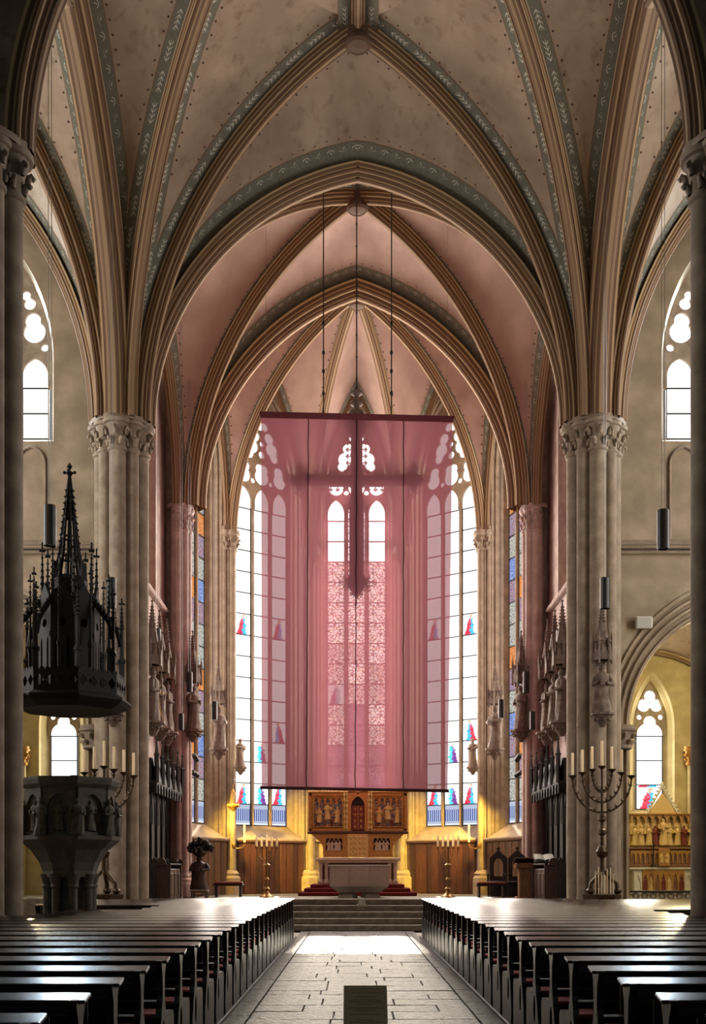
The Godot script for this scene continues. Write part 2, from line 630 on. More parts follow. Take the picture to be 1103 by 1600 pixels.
# a wall with one pointed opening: local x along the wall, y up, z towards the room; steps are (widening, depth behind the wall face)
func wall_with_opening(m: MB, x0: float, x1: float, y0: float, y1: float, cx: float, hw: float, sill: float, sp: float, apex: float, steps: Array, slope := 0.7) -> void:
	var lines := []
	var deep: float = steps[steps.size() - 1].y
	for s in steps:
		lines.append(arch_line(hw, sill - (deep - s.y) * slope if sill > y0 + 0.05 else y0, sp, apex, s.x))
	var f: Array = lines[0]
	var n := f.size()
	for sd in [-1.0, 1.0]:
		var edge := x0 if sd < 0 else x1
		for i in n - 1:
			var a: Vector2 = f[i]
			var b: Vector2 = f[i + 1]
			m.face([Vector3(cx + sd * a.x, a.y, 0), Vector3(edge, a.y, 0), Vector3(edge, b.y, 0), Vector3(cx + sd * b.x, b.y, 0)], Vector3.BACK)
		for k in steps.size() - 1:
			var p := PackedVector3Array()
			for i in n:
				p.append(Vector3(cx + sd * lines[k][i].x, lines[k][i].y, -steps[k].y))
				p.append(Vector3(cx + sd * lines[k + 1][i].x, lines[k + 1][i].y, -steps[k + 1].y))
			m.grid(p, 2, n)
	var t: Vector2 = f[n - 1]
	m.face([Vector3(x0, t.y, 0), Vector3(x1, t.y, 0), Vector3(x1, y1, 0), Vector3(x0, y1, 0)], Vector3.BACK)
	if sill > y0 + 0.05:
		var lo: float = f[0].y
		m.face([Vector3(x0, y0, 0), Vector3(x1, y0, 0), Vector3(x1, lo, 0), Vector3(x0, lo, 0)], Vector3.BACK)
		for k in steps.size() - 1:
			var a: Vector2 = lines[k][0]
			var b: Vector2 = lines[k + 1][0]
			m.face([Vector3(cx - a.x, a.y, -steps[k].y), Vector3(cx + a.x, a.y, -steps[k].y), Vector3(cx + b.x, b.y, -steps[k + 1].y), Vector3(cx - b.x, b.y, -steps[k + 1].y)], Vector3.UP)


func arc(s: Vector3, e: Vector3, n := 24) -> Dictionary:
	var d := Vector3(e.x - s.x, 0, e.z - s.z)
	var a := d.length()
	var r := e.y - s.y
	d /= a
	var p := PackedVector3Array()
	var q := PackedVector3Array()
	var R := (a * a + r * r) / (2.0 * a)
	var top := atan2(r, R - a)
	for i in n + 1:
		var t := top * i / n
		p.append(s + d * (R - R * cos(t)) + Vector3.UP * R * sin(t))
		q.append(d * cos(t) - Vector3.UP * sin(t))
	return {"p": p, "n": q, "side": Vector3.UP.cross(d)}


func rib_profile(w: float, d: float) -> PackedVector2Array:
	var h := [Vector2(1, 0), Vector2(1, 0.2), Vector2(0.84, 0.3), Vector2(0.84, 0.42), Vector2(0.92, 0.5), Vector2(0.78, 0.62), Vector2(0.58, 0.62), Vector2(0.5, 0.76), Vector2(0.36, 0.8), Vector2(0.36, 0.92), Vector2(0.2, 1.0)]
	var o := PackedVector2Array()
	for q in h:
		o.append(Vector2(-q.x * w, q.y * d))
	for i in range(h.size() - 1, -1, -1):
		o.append(Vector2(h[i].x * w, h[i].y * d))
	return o


func rib(parent: Node, a: Dictionary, w := 0.2, d := 0.36, called := "rib") -> void:
	var m := MB.new()
	m.sweep(rib_profile(w, d), a.p, a.n, a.side)
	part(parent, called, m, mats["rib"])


# curved surface between two rib lines that leave the same springer, with painted bands beside the ribs
func web(parent: Node, a: Dictionary, b: Dictionary, wa: float, wb: float, pa := "band_sprig", pb := "band_sprig", bulge := 0.25, coat := "plaster") -> void:
	var n: int = a.p.size()
	var k := 7
	var pts := PackedVector3Array()
	var at := func(i: int, s: float) -> Vector3:
		var lift: float = bulge * sin(PI * s) * sin(PI * 0.5 * i / (n - 1.0))
		return (a.p[i] as Vector3).lerp(b.p[i], s) + Vector3.UP * lift
	for i in n:
		for j in k:
			pts.append(at.call(i, j / (k - 1.0)))
	var m := MB.new()
	m.grid(pts, k, n)
	part(parent, "vault_cell", m, mats[coat])
	var dots := MB.new()
	for side in 2:
		var own: Dictionary = a if side == 0 else b
		var half: float = wa if side == 0 else wb
		var bw := 0.25 if (pa if side == 0 else pb) == "band_scroll" else 0.3
		if half <= 0.0:
			continue
		var bp := PackedVector3Array()
		var buv := PackedVector2Array()
		var l := 0.0
		var next_dot := 0.0
		for i in n:
			if i > 0:
				l += (own.p[i] as Vector3).distance_to(own.p[i - 1])
			var gap: float = maxf((a.p[i] as Vector3).distance_to(b.p[i]), 0.02)
			var reach: float = minf(half + bw, gap * 0.5)
			for j in 4:
				var s: float = reach * j / 3.0 / gap
				bp.append((at.call(i, s if side == 0 else 1.0 - s) as Vector3) + (own.n[i] as Vector3) * 0.014)
				buv.append(Vector2(clampf((reach * j / 3.0 - half) / bw, 0.0, 1.0), l * 0.78))
			while next_dot <= l and i > 0:
				if gap * 0.5 > half + bw + 0.3:
					var s2: float = (half + bw + 0.1) / gap
					var f: float = 1.0 - (l - next_dot) / maxf((own.p[i] as Vector3).distance_to(own.p[i - 1]), 0.001)
					var q: Vector3 = (at.call(i - 1, s2 if side == 0 else 1.0 - s2) as Vector3).lerp(at.call(i, s2 if side == 0 else 1.0 - s2), f) + (own.n[i] as Vector3) * 0.016
					var u: Vector3 = (own.p[i] - own.p[i - 1]).normalized() * 0.03
					var w: Vector3 = (own.n[i] as Vector3).cross(u)
					dots.face([q - u, q + w, q + u, q - w], own.n[i])
				next_dot += 0.3
		var bm := MB.new()
		bm.grid(bp, 4, n, buv)
		part(parent, "painted_band", bm, mats[pa if side == 0 else pb])
	if dots.v.size():
		part(parent, "painted_dots", dots, mats["dot"]).set_meta("kind", "stuff")


func boss(parent: Node, at: Vector3, r := 0.3) -> void:
	var m := MB.new()
	m.lathe([Vector2(r * 0.8, 0.3), Vector2(r * 0.85, 0.0), Vector2(r, -0.08), Vector2(r, -0.16), Vector2(r * 0.8, -0.22), Vector2(r * 0.7, -0.2), Vector2(0, -0.26)], 20)
	part(parent, "boss", m, mats["boss"], Transform3D(Basis.IDENTITY, at))


func from_pier(px: float, pd: float, e: Vector3, r: float, n := 24) -> Dictionary:
	var c := P3(px, SPRING, pd)
	var d := Vector3(e.x - c.x, 0, e.z - c.z).normalized()
	return arc(c + d * r, e, n)


func make_vaults() -> void:
	var v := thing("ceiling", "beige plaster star vault over the crossing with painted green-grey rib bands", "vault", Vector3.ZERO, 0.0, "", "structure")
	var mid := 22.65
	for sx in [-1.0, 1.0]:
		for sd in [1.0, -1.0]:
			var pd: float = mid + sd * 5.35
			var j1 := P3(0, 20.75, mid + sd * 2.65)
			var j2 := P3(sx * 2.9, 20.0, mid)
			var t := from_pier(sx * 5.9, pd, P3(0, 19.2, pd), 0.48)
			var a := from_pier(sx * 5.9, pd, j1, 0.5)
			var b := from_pier(sx * 5.9, pd, j2, 0.5)
			var c := from_pier(sx * 5.9, pd, P3(sx * 5.9, 19.6, mid), 0.36)
			rib(v, t, 0.28, 0.37, "transverse_arch")
			rib(v, a)
			rib(v, b)
			rib(v, c, 0.36, 0.52, "arcade_arch")
			web(v, t, a, 0.28, 0.2, "band_scroll", "band_sprig")
			web(v, a, b, 0.2, 0.2)
			web(v, b, c, 0.2, 0.36, "band_sprig", "band_scroll")
			var o := P3(0, 21.1, mid)
			var m := MB.new()
			m.face([j1, o, j2], Vector3.DOWN)
			part(v, "vault_cell", m, mats["plaster"])
			for j in [j1, j2]:
				if sx > 0 or j == j2:
					var line := {"p": PackedVector3Array([j, o]), "n": PackedVector3Array([Vector3.DOWN, Vector3.DOWN]), "side": Vector3.UP.cross((o - j).normalized())}
					rib(v, line, 0.17, 0.34, "ridge_rib")
				var side: Vector3 = ((j2 if j == j1 else j1) - o).normalized()
				var strip := MB.new()
				var pts := PackedVector3Array()
				var uvs := PackedVector2Array()
				for i in 3:
					var q: Vector3 = j.lerp(o, i * 0.5) + Vector3.DOWN * 0.02
					pts.append(q + side * 0.15)
					pts.append(q + side * 0.48)
					uvs.append(Vector2(0, i))
					uvs.append(Vector2(1, i))
				strip.grid(pts, 2, 3, uvs)
				part(v, "painted_band", strip, mats["band_sprig"])
	for sd in [1.0, -1.0]:
		boss(v, P3(0, 20.42, mid + sd * 2.65))
		boss(v, P3(sd * 2.9, 19.68, mid))
	boss(v, P3(0, 20.8, mid), 0.4)
	# choir bay
	var ch := thing("ceiling", "ribbed vault tinted by painted banner light over the choir in front of the apse", "vault", Vector3.ZERO, 0.0, "", "structure")
	var bc := P3(0, 20.5, 31.15)
	for sx in [-1.0, 1.0]:
		var t1 := from_pier(sx * 5.9, 28.0, P3(0, 19.2, 28.0), 0.48)
		var d1 := from_pier(sx * 5.9, 28.0, bc, 0.5)
		var d2 := from_pier(sx * 5.4, 34.3, bc, 0.3)
		var t2 := from_pier(sx * 5.4, 34.3, P3(0, 19.6, 34.3), 0.3)
		var f1 := from_pier(sx * 5.9, 28.0, P3(sx * 5.75, 18.3, 31.15), 0.52)
		var f2 := from_pier(sx * 5.4, 34.3, P3(sx * 5.75, 18.3, 31.15), 0.3)
		rib(ch, d1)
		rib(ch, d2)
		rib(ch, t2, 0.32, 0.48, "transverse_arch")
		rib(ch, f1, 0.16, 0.2, "wall_rib")
		rib(ch, f2, 0.16, 0.2, "wall_rib")
		web(ch, t1, d1, 0.28, 0.2, "band_scroll", "band_sprig", 0.25, "plaster_banner_lit")
		web(ch, d1, f1, 0.2, 0.16, "band_sprig", "band_scroll", 0.25, "plaster_banner_lit")
		web(ch, t2, d2, 0.32, 0.2, "band_scroll", "band_sprig", 0.25, "plaster_banner_lit")
		web(ch, d2, f2, 0.2, 0.16, "band_sprig", "band_scroll", 0.25, "plaster_banner_lit")
	boss(ch, P3(0, 20.16, 31.15))
	# apse
	var ap := thing("ceiling", "ribbed apse vault with ribs fanning from one keystone", "vault", Vector3.ZERO, 0.0, "", "structure")
	var key := P3(0, 19.65, 34.75)
	for i in 6:
		var c := apse_corner(i)
		var a := from_pier(c.x, c.y, key, 0.02)
		if i > 0 and i < 5:
			rib(ap, a, 0.15, 0.32)
		for s in [-1, 1]:
			var j: int = i + s
			if j < 0 or j > 5:
				continue
			var o := apse_corner(j)
			var mid2 := (c + o) * 0.5
			var w := arc(P3(c.x, SPRING, c.y) + (P3(o.x, 0, o.y) - P3(c.x, 0, c.y)).normalized() * 0.12, P3(mid2.x, 18.7, mid2.y))
			rib(ap, w, 0.1, 0.14, "wall_rib")
			web(ap, a, w, 0.15, 0.1, "band_sprig", "band_scroll", 0.1, "plaster_banner_lit")
	boss(ap, P3(0, 19.35, 34.85), 0.26)
	# transept arms
	for sx in [-1.0, 1.0]:
		var tr := thing("ceiling", "beige ribbed vault of the transept arm on the pulpit side" if sx < 0 else "beige ribbed vault of the transept arm on the side with the white wall box", "vault", Vector3.ZERO, 0.0, "", "structure")
		var cc := P3(sx * 9.5, 20.6, mid)
		for sd in [1.0, -1.0]:
			var pd: float = mid + sd * 5.35
			for inner in [true, false]:
				var px: float = sx * (5.9 if inner else 13.1)
				var c := from_pier(px, pd, P3(px, 19.6, mid), 0.36)
				var d := from_pier(px, pd, cc, 0.5)
				var f := from_pier(px, pd, P3(sx * 9.5, 19.5, pd), 0.52)
				rib(tr, d)
				rib(tr, f, 0.24, 0.3, "wall_rib")
				web(tr, c, d, 0.36, 0.2, "band_scroll", "band_sprig")
				web(tr, d, f, 0.2, 0.24, "band_sprig", "band_scroll")
		boss(tr, P3(sx * 9.5, 20.2, mid))


func apse_corner(i: int) -> Vector2:
	var a := PI - PI * i / 5.0
	return Vector2(5.3 * cos(a), 34.45 + 5.25 * sin(a))


# ---------------------------------------------------------------- piers

func capital_mesh(shafts: Array, y0: float, y1: float) -> MB:
	var m := MB.new()
	var h := y1 - y0
	for s in shafts:
		var c := Vector3(s[0], 0, s[1])
		var r: float = s[2]
		m.lathe([Vector2(r * 1.0, y0 - 0.06), Vector2(r * 1.22, y0 - 0.03), Vector2(r * 1.22, y0 + 0.03), Vector2(r * 1.02, y0 + 0.06), Vector2(r * 1.08, y0 + h * 0.4), Vector2(r * 1.4, y0 + h * 0.68), Vector2(r * 1.45, y0 + h * 0.72), Vector2(r * 1.72, y0 + h * 0.74), Vector2(r * 1.78, y0 + h * 0.84), Vector2(r * 1.55, y0 + h * 0.88), Vector2(r * 1.6, y1), Vector2(0, y1)], 16, c)
		for tier in 2:
			for k in 6:
				var a := TAU * (k + tier * 0.5) / 6.0
				var dir := Vector3(cos(a), 0, sin(a))
				var base := c + dir * r * (1.1 + 0.22 * tier) + Vector3.UP * (y0 + h * (0.1 + 0.28 * tier))
				var tip := base + dir * r * 0.32 + Vector3.UP * h * 0.2
				m.tube([base, base + dir * r * 0.08 + Vector3.UP * h * 0.14, tip, tip + dir * r * 0.16 - Vector3.UP * h * 0.05, tip + dir * r * 0.1 - Vector3.UP * h * 0.1], [r * 0.2, r * 0.3, r * 0.24, r * 0.2, r * 0.06], 5)
	return m


func pier(label: String, at: Vector3, shafts: Array, core: float, y0: float, mat: Material, cap0 := 11.95) -> Node3D:
	var o := thing("column", label, "pier", at, 0.0, "", "structure")
	var m := MB.new()
	m.lathe([Vector2(core, y0), Vector2(core, SPRING), Vector2(core * 1.5, SPRING - 0.05), Vector2(core * 1.5, SPRING + 0.06), Vector2(0, SPRING + 0.06)], 24)
	part(o, "core", m, mat)
	for s in shafts:
		var k := MB.new()
		var c := Vector3(s[0], 0, s[1])
		k.lathe([Vector2(s[2], y0 + 0.7), Vector2(s[2], cap0)], 16, c, true)
		part(o, "shaft", k, mat)
		var b := MB.new()
		b.lathe([Vector2(s[2] * 1.5, y0 + 0.45), Vector2(s[2] * 1.55, y0 + 0.52), Vector2(s[2] * 1.25, y0 + 0.58), Vector2(s[2] * 1.3, y0 + 0.64), Vector2(s[2], y0 + 0.72)], 16, c)
		b.prism([Vector2(s[2] * 1.75, y0), Vector2(s[2] * 1.75, y0 + 0.38), Vector2(s[2] * 1.5, y0 + 0.45)], 8, c, PI / 8)
		part(o, "base", b, mat)
	part(o, "capital", capital_mesh(shafts, cap0, SPRING + 0.07), mat)
	return o


func make_piers() -> void:
	var big := []
	for k in 8:
		var a := TAU * k / 8.0
		big.append([cos(a) * 0.47, sin(a) * 0.47, 0.21 if k % 2 == 0 else 0.16])
	pier("clustered stone pier beside the large candelabrum on the pulpit side", P3(-5.9, 0, 28), big, 0.5, 0.0, mats["stone"])
	pier("clustered stone pier carrying a robed statue under a canopy", P3(5.9, 0, 28), big, 0.5, 0.0, mats["stone"])
	pier("shaded clustered pier that the pulpit is built against", P3(-5.89, 0, 17.3), big, 0.5, 0.0, mats["stone"])
	pier("shaded clustered pier rising out of the pew block opposite the pulpit", P3(5.79, 0, 17.3), big, 0.5, 0.0, mats["stone"])
	var small := []
	for k in 5:
		var a := -PI / 2 + PI * k / 4.0
		small.append([cos(a) * 0.26, sin(a) * 0.26, 0.11])
	var l := pier("slender stone pier tinted by painted banner light at the apse mouth on the pulpit side", P3(-5.42, 0, 34.3), small, 0.28, FL, mats["stone_banner_lit"])
	var r := pier("slender stone pier tinted by painted banner light at the apse mouth behind the wooden ambo", P3(5.42, 0, 34.3), small, 0.28, FL, mats["stone_banner_lit"])
	r.rotation.y = PI
	l.rotation.y = 0.0
	for i in range(1, 5):
		var c := apse_corner(i)
		var inw := (Vector2(0, 34.45) - c).normalized()
		var o := thing("column", ["", "bundle of wall shafts behind the dark statue and flower stand", "bundle of wall shafts behind the high altar on the pulpit side", "bundle of wall shafts behind the high altar on the ambo side", "bundle of wall shafts behind the dark wooden chairs"][i], "wall shaft", P3(c.x, 0, c.y), atan2(inw.x, -inw.y), "", "structure")
		# local +z points to the middle of the apse
		for s in [[0.0, 0.16, 0.12], [-0.24, 0.02, 0.075], [0.24, 0.02, 0.075], [-0.13, 0.1, 0.05], [0.13, 0.1, 0.05]]:
			var m := MB.new()
			var q := Vector3(s[0], 0, s[1])
			m.lathe([Vector2(s[2], FL + 0.8), Vector2(s[2], SPRING + 0.4)], 14, q, true)
			part(o, "shaft", m, mats["stone"])
		var b := MB.new()
		b.prism([Vector2(0.4, FL), Vector2(0.4, FL + 0.55), Vector2(0.34, FL + 0.62), Vector2(0.36, FL + 0.7), Vector2(0.24, FL + 0.82)], 8, Vector3(0, 0, 0.02), PI / 8)
		part(o, "base", b, mats["stone"])
		part(o, "capital", capital_mesh([[0.0, 0.17, 0.15], [-0.2, 0.06, 0.09], [0.2, 0.06, 0.09]], 12.35, 12.95), mats["stone"])
		var back := MB.new()
		back.box(Vector3(0, 9.9, -0.2), Vector3(0.5, 18.2, 0.4), 0.05)
		part(o, "wall_strip", back, mats["stone"])


# ---------------------------------------------------------------- windows

func smooth_edge(p: Vector2, c: Vector2, r: float) -> float:
	return p.distance_to(c) - r


func openings(style: String) -> Array:
	# each opening is a list of circles [x, y, r] or one light [x, halfwidth, foot, spring, apex]
	if style == "three":
		var list := [
			[[-0.73, 0.29, 13.0, 14.35, 14.85]], [[0.0, 0.29, 13.0, 14.35, 14.85]], [[0.73, 0.29, 13.0, 14.35, 14.85]],
			[[-0.72, 15.18, 0.2], [-0.68, 15.42, 0.15]], [[0.0, 15.2, 0.22], [-0.09, 15.42, 0.13], [0.09, 15.42, 0.13]], [[0.72, 15.18, 0.2], [0.68, 15.42, 0.15]],
			[[-0.4, 16.02, 0.19], [-0.29, 16.32, 0.15], [-0.5, 15.8, 0.13]], [[0.4, 16.02, 0.19], [0.29, 16.32, 0.15], [0.5, 15.8, 0.13]],
			[[0.0, 16.92, 0.09], [-0.1, 16.62, 0.12], [0.1, 16.62, 0.12]],
			[[0.0, 15.82, 0.1]], [[-0.36, 15.05, 0.07]], [[0.36, 15.05, 0.07]], [[0.0, 16.12, 0.07]],
		]
		for q in list:
			for c in q:
				if c.size() == 3:
					c[1] = 14.85 + (c[1] - 14.85) * 1.24
					c[2] *= 1.3
		return list
	if style == "two":
		return [
			[[-0.45, 0.33, 14.0, 14.3, 14.75]], [[0.45, 0.33, 14.0, 14.3, 14.75]],
			[[-0.44, 15.42, 0.28], [-0.4, 15.72, 0.2]], [[0.44, 15.42, 0.28], [0.4, 15.72, 0.2]],
			[[-0.7, 15.02, 0.1]], [[0.0, 15.02, 0.12]], [[0.7, 15.02, 0.1]],
			[[-0.32, 16.14, 0.15], [-0.22, 16.36, 0.12]], [[0.32, 16.14, 0.15], [0.22, 16.36, 0.12]],
			[[0.0, 16.78, 0.12], [0.0, 16.55, 0.13]],
		]
	return [
		[[0.0, 0.41, 5.9, 6.02, 6.35], [0.0, 6.4, 0.2]],
		[[0.0, 7.24, 0.18], [-0.2, 6.94, 0.2], [0.2, 6.94, 0.2]],
		[[-0.34, 6.56, 0.08]], [[0.34, 6.56, 0.08]],
	]


func in_opening(p: Vector2, o: Array) -> float:
	var d := 9.0
	for s in o:
		d = minf(d, lancet(p, s[0], s[1], s[2], s[3], s[4]) if s.size() == 5 else p.distance_to(Vector2(s[0], s[1])) - s[2])
	return d


# local origin at the middle of the window foot line on the glass plane, z to the room
func make_window(n: int, label: String, xf: Transform3D, style: String, dims: Dictionary, panes: Callable) -> Node3D:
	var o := thing("window_%d" % n, label, "window", Vector3.ZERO, 0.0, "", "structure")
	o.transform = xf
	var hw: float = dims.hw
	var sp: float = dims.spring
	var apex: float = dims.apex
	var sill: float = dims.sill
	var low: float = dims.low       # foot of the traceried head
	var ops := openings(style)
	if not cache.has(style):
		var m := MB.new()
		m.plate(func(p: Vector2) -> float:
			var d := maxf(lancet(p, 0.0, hw + 0.06, low, sp, apex + 0.08), low - p.y)
			for q in ops:
				d = maxf(d, -in_opening(p, q))
			return d, Rect2(-hw - 0.12, low - 0.05, hw * 2 + 0.24, apex - low + 0.2), 0.035, -0.09, 0.09)
		var heads := []
		for q in ops:
			var lo := Vector2(9, 99)
			var hi := Vector2(-9, -99)
			for s in q:
				if s.size() == 5:
					lo = lo.min(Vector2(s[0] - s[1], low))
					hi = hi.max(Vector2(s[0] + s[1], s[4]))
				else:
					lo = lo.min(Vector2(s[0] - s[2], s[1] - s[2]))
					hi = hi.max(Vector2(s[0] + s[2], s[1] + s[2]))
			var g := MB.new()
			g.plate(func(p: Vector2) -> float: return maxf(in_opening(p, q) - 0.03, low - p.y), Rect2(lo - Vector2.ONE * 0.06, hi - lo + Vector2.ONE * 0.12), 0.06, -0.006, 0.006, false)
			heads.append(g.mesh())
		cache[style] = [m.mesh(), heads]
	part(o, "tracery", cache[style][0], mats["stone"])
	for h in cache[style][1]:
		part(o, "head_pane", h, panes.call(-1, 0))
	var cols: Array = dims.lights
	var lw: float = dims.light
	var iron := MB.new()
	var rows: int = dims.rows
	var ph := (low - sill) / rows
	for ci in cols.size():
		if ci > 0:
			var mull := MB.new()
			var x: float = (cols[ci] + cols[ci - 1]) * 0.5
			var w: float = (cols[ci] - cols[ci - 1]) * 0.5 - lw
			mull.face([Vector3(x - w, sill, -0.06), Vector3(x - w * 0.5, sill, 0.1), Vector3(x - w * 0.5, low + 0.02, 0.1), Vector3(x - w, low + 0.02, -0.06)], Vector3(-1, 0, 1))
			mull.face([Vector3(x + w, sill, -0.06), Vector3(x + w * 0.5, sill, 0.1), Vector3(x + w * 0.5, low + 0.02, 0.1), Vector3(x + w, low + 0.02, -0.06)], Vector3(1, 0, 1))
			mull.face([Vector3(x - w * 0.5, sill, 0.1), Vector3(x + w * 0.5, sill, 0.1), Vector3(x + w * 0.5, low + 0.02, 0.1), Vector3(x - w * 0.5, low + 0.02, 0.1)], Vector3.BACK)
			mull.face([Vector3(x - w, sill, -0.09), Vector3(x + w, sill, -0.09), Vector3(x + w, low + 0.02, -0.09), Vector3(x - w, low + 0.02, -0.09)], Vector3.FORWARD)
			part(o, "mullion", mull, mats["stone"])
		for r in rows:
			var kind: Material = panes.call(r, ci)
			var variant := (r * 5 + ci * 3 + n) % 4
			var ck := "pane%s%d" % [style, variant]
			if not cache.has(ck):
				var g := MB.new()
				var fx := variant % 2
				var u0 := 1.0 if fx else 0.0
				var v0 := 0.0
				if style != "three":
					v0 = 0.3 * variant
				g.quad(Vector3(-lw, 0, 0), Vector3(lw, 0, 0), Vector3(lw, ph, 0), Vector3(-lw, ph, 0), Vector2(u0, 1 + v0), Vector2(1 - u0, 1 + v0), Vector2(1 - u0, v0), Vector2(u0, v0))
				cache[ck] = g.mesh()
			part(o, "pane", cache[ck], kind, Transform3D(Basis.IDENTITY, Vector3(cols[ci], sill + r * ph, 0)))
		for r in rows + 1:
			iron.box(Vector3(cols[ci], sill + r * ph, 0.02), Vector3(lw * 2 + 0.02, 0.035, 0.03))
		iron.box(Vector3(cols[ci] - lw, (sill + low) * 0.5, 0.0), Vector3(0.03, low - sill, 0.04))
		iron.box(Vector3(cols[ci] + lw, (sill + low) * 0.5, 0.0), Vector3(0.03, low - sill, 0.04))
	part(o, "saddle_bars", iron, mats["iron"])
	return o


func window_light(at: Transform3D, w: float, h: float, e: float, col := Color(1.0, 0.96, 0.92)) -> void:
	var l := AreaLight3D.new()
	l.name = numbered("window_daylight")
	l.area_size = Vector2(w, h)
	l.area_normalize_energy = false
	l.light_energy = e
	l.light_color = col
	l.shadow_enabled = true
	l.area_range = 60.0
	l.transform = at * Transform3D(Basis(Vector3.UP, PI), Vector3(0, 0, 0.14))
	add_child(l)


func slab(called: String, label: String, cat: String, c: Vector3, s: Vector3, mat: Material) -> Node3D:
	var o := thing(called, label, cat, Vector3.ZERO, 0.0, "", "structure")
	var m := MB.new()
	m.box(c, s)
	part(o, "masonry", m, mat)
	return o


func facing(at: Vector3, inward: Vector3) -> Transform3D:
	# local z along inward, y up
	var z := inward.normalized()
	var x := Vector3.UP.cross(z)
	return Transform3D(Basis(x, Vector3.UP, z), at)


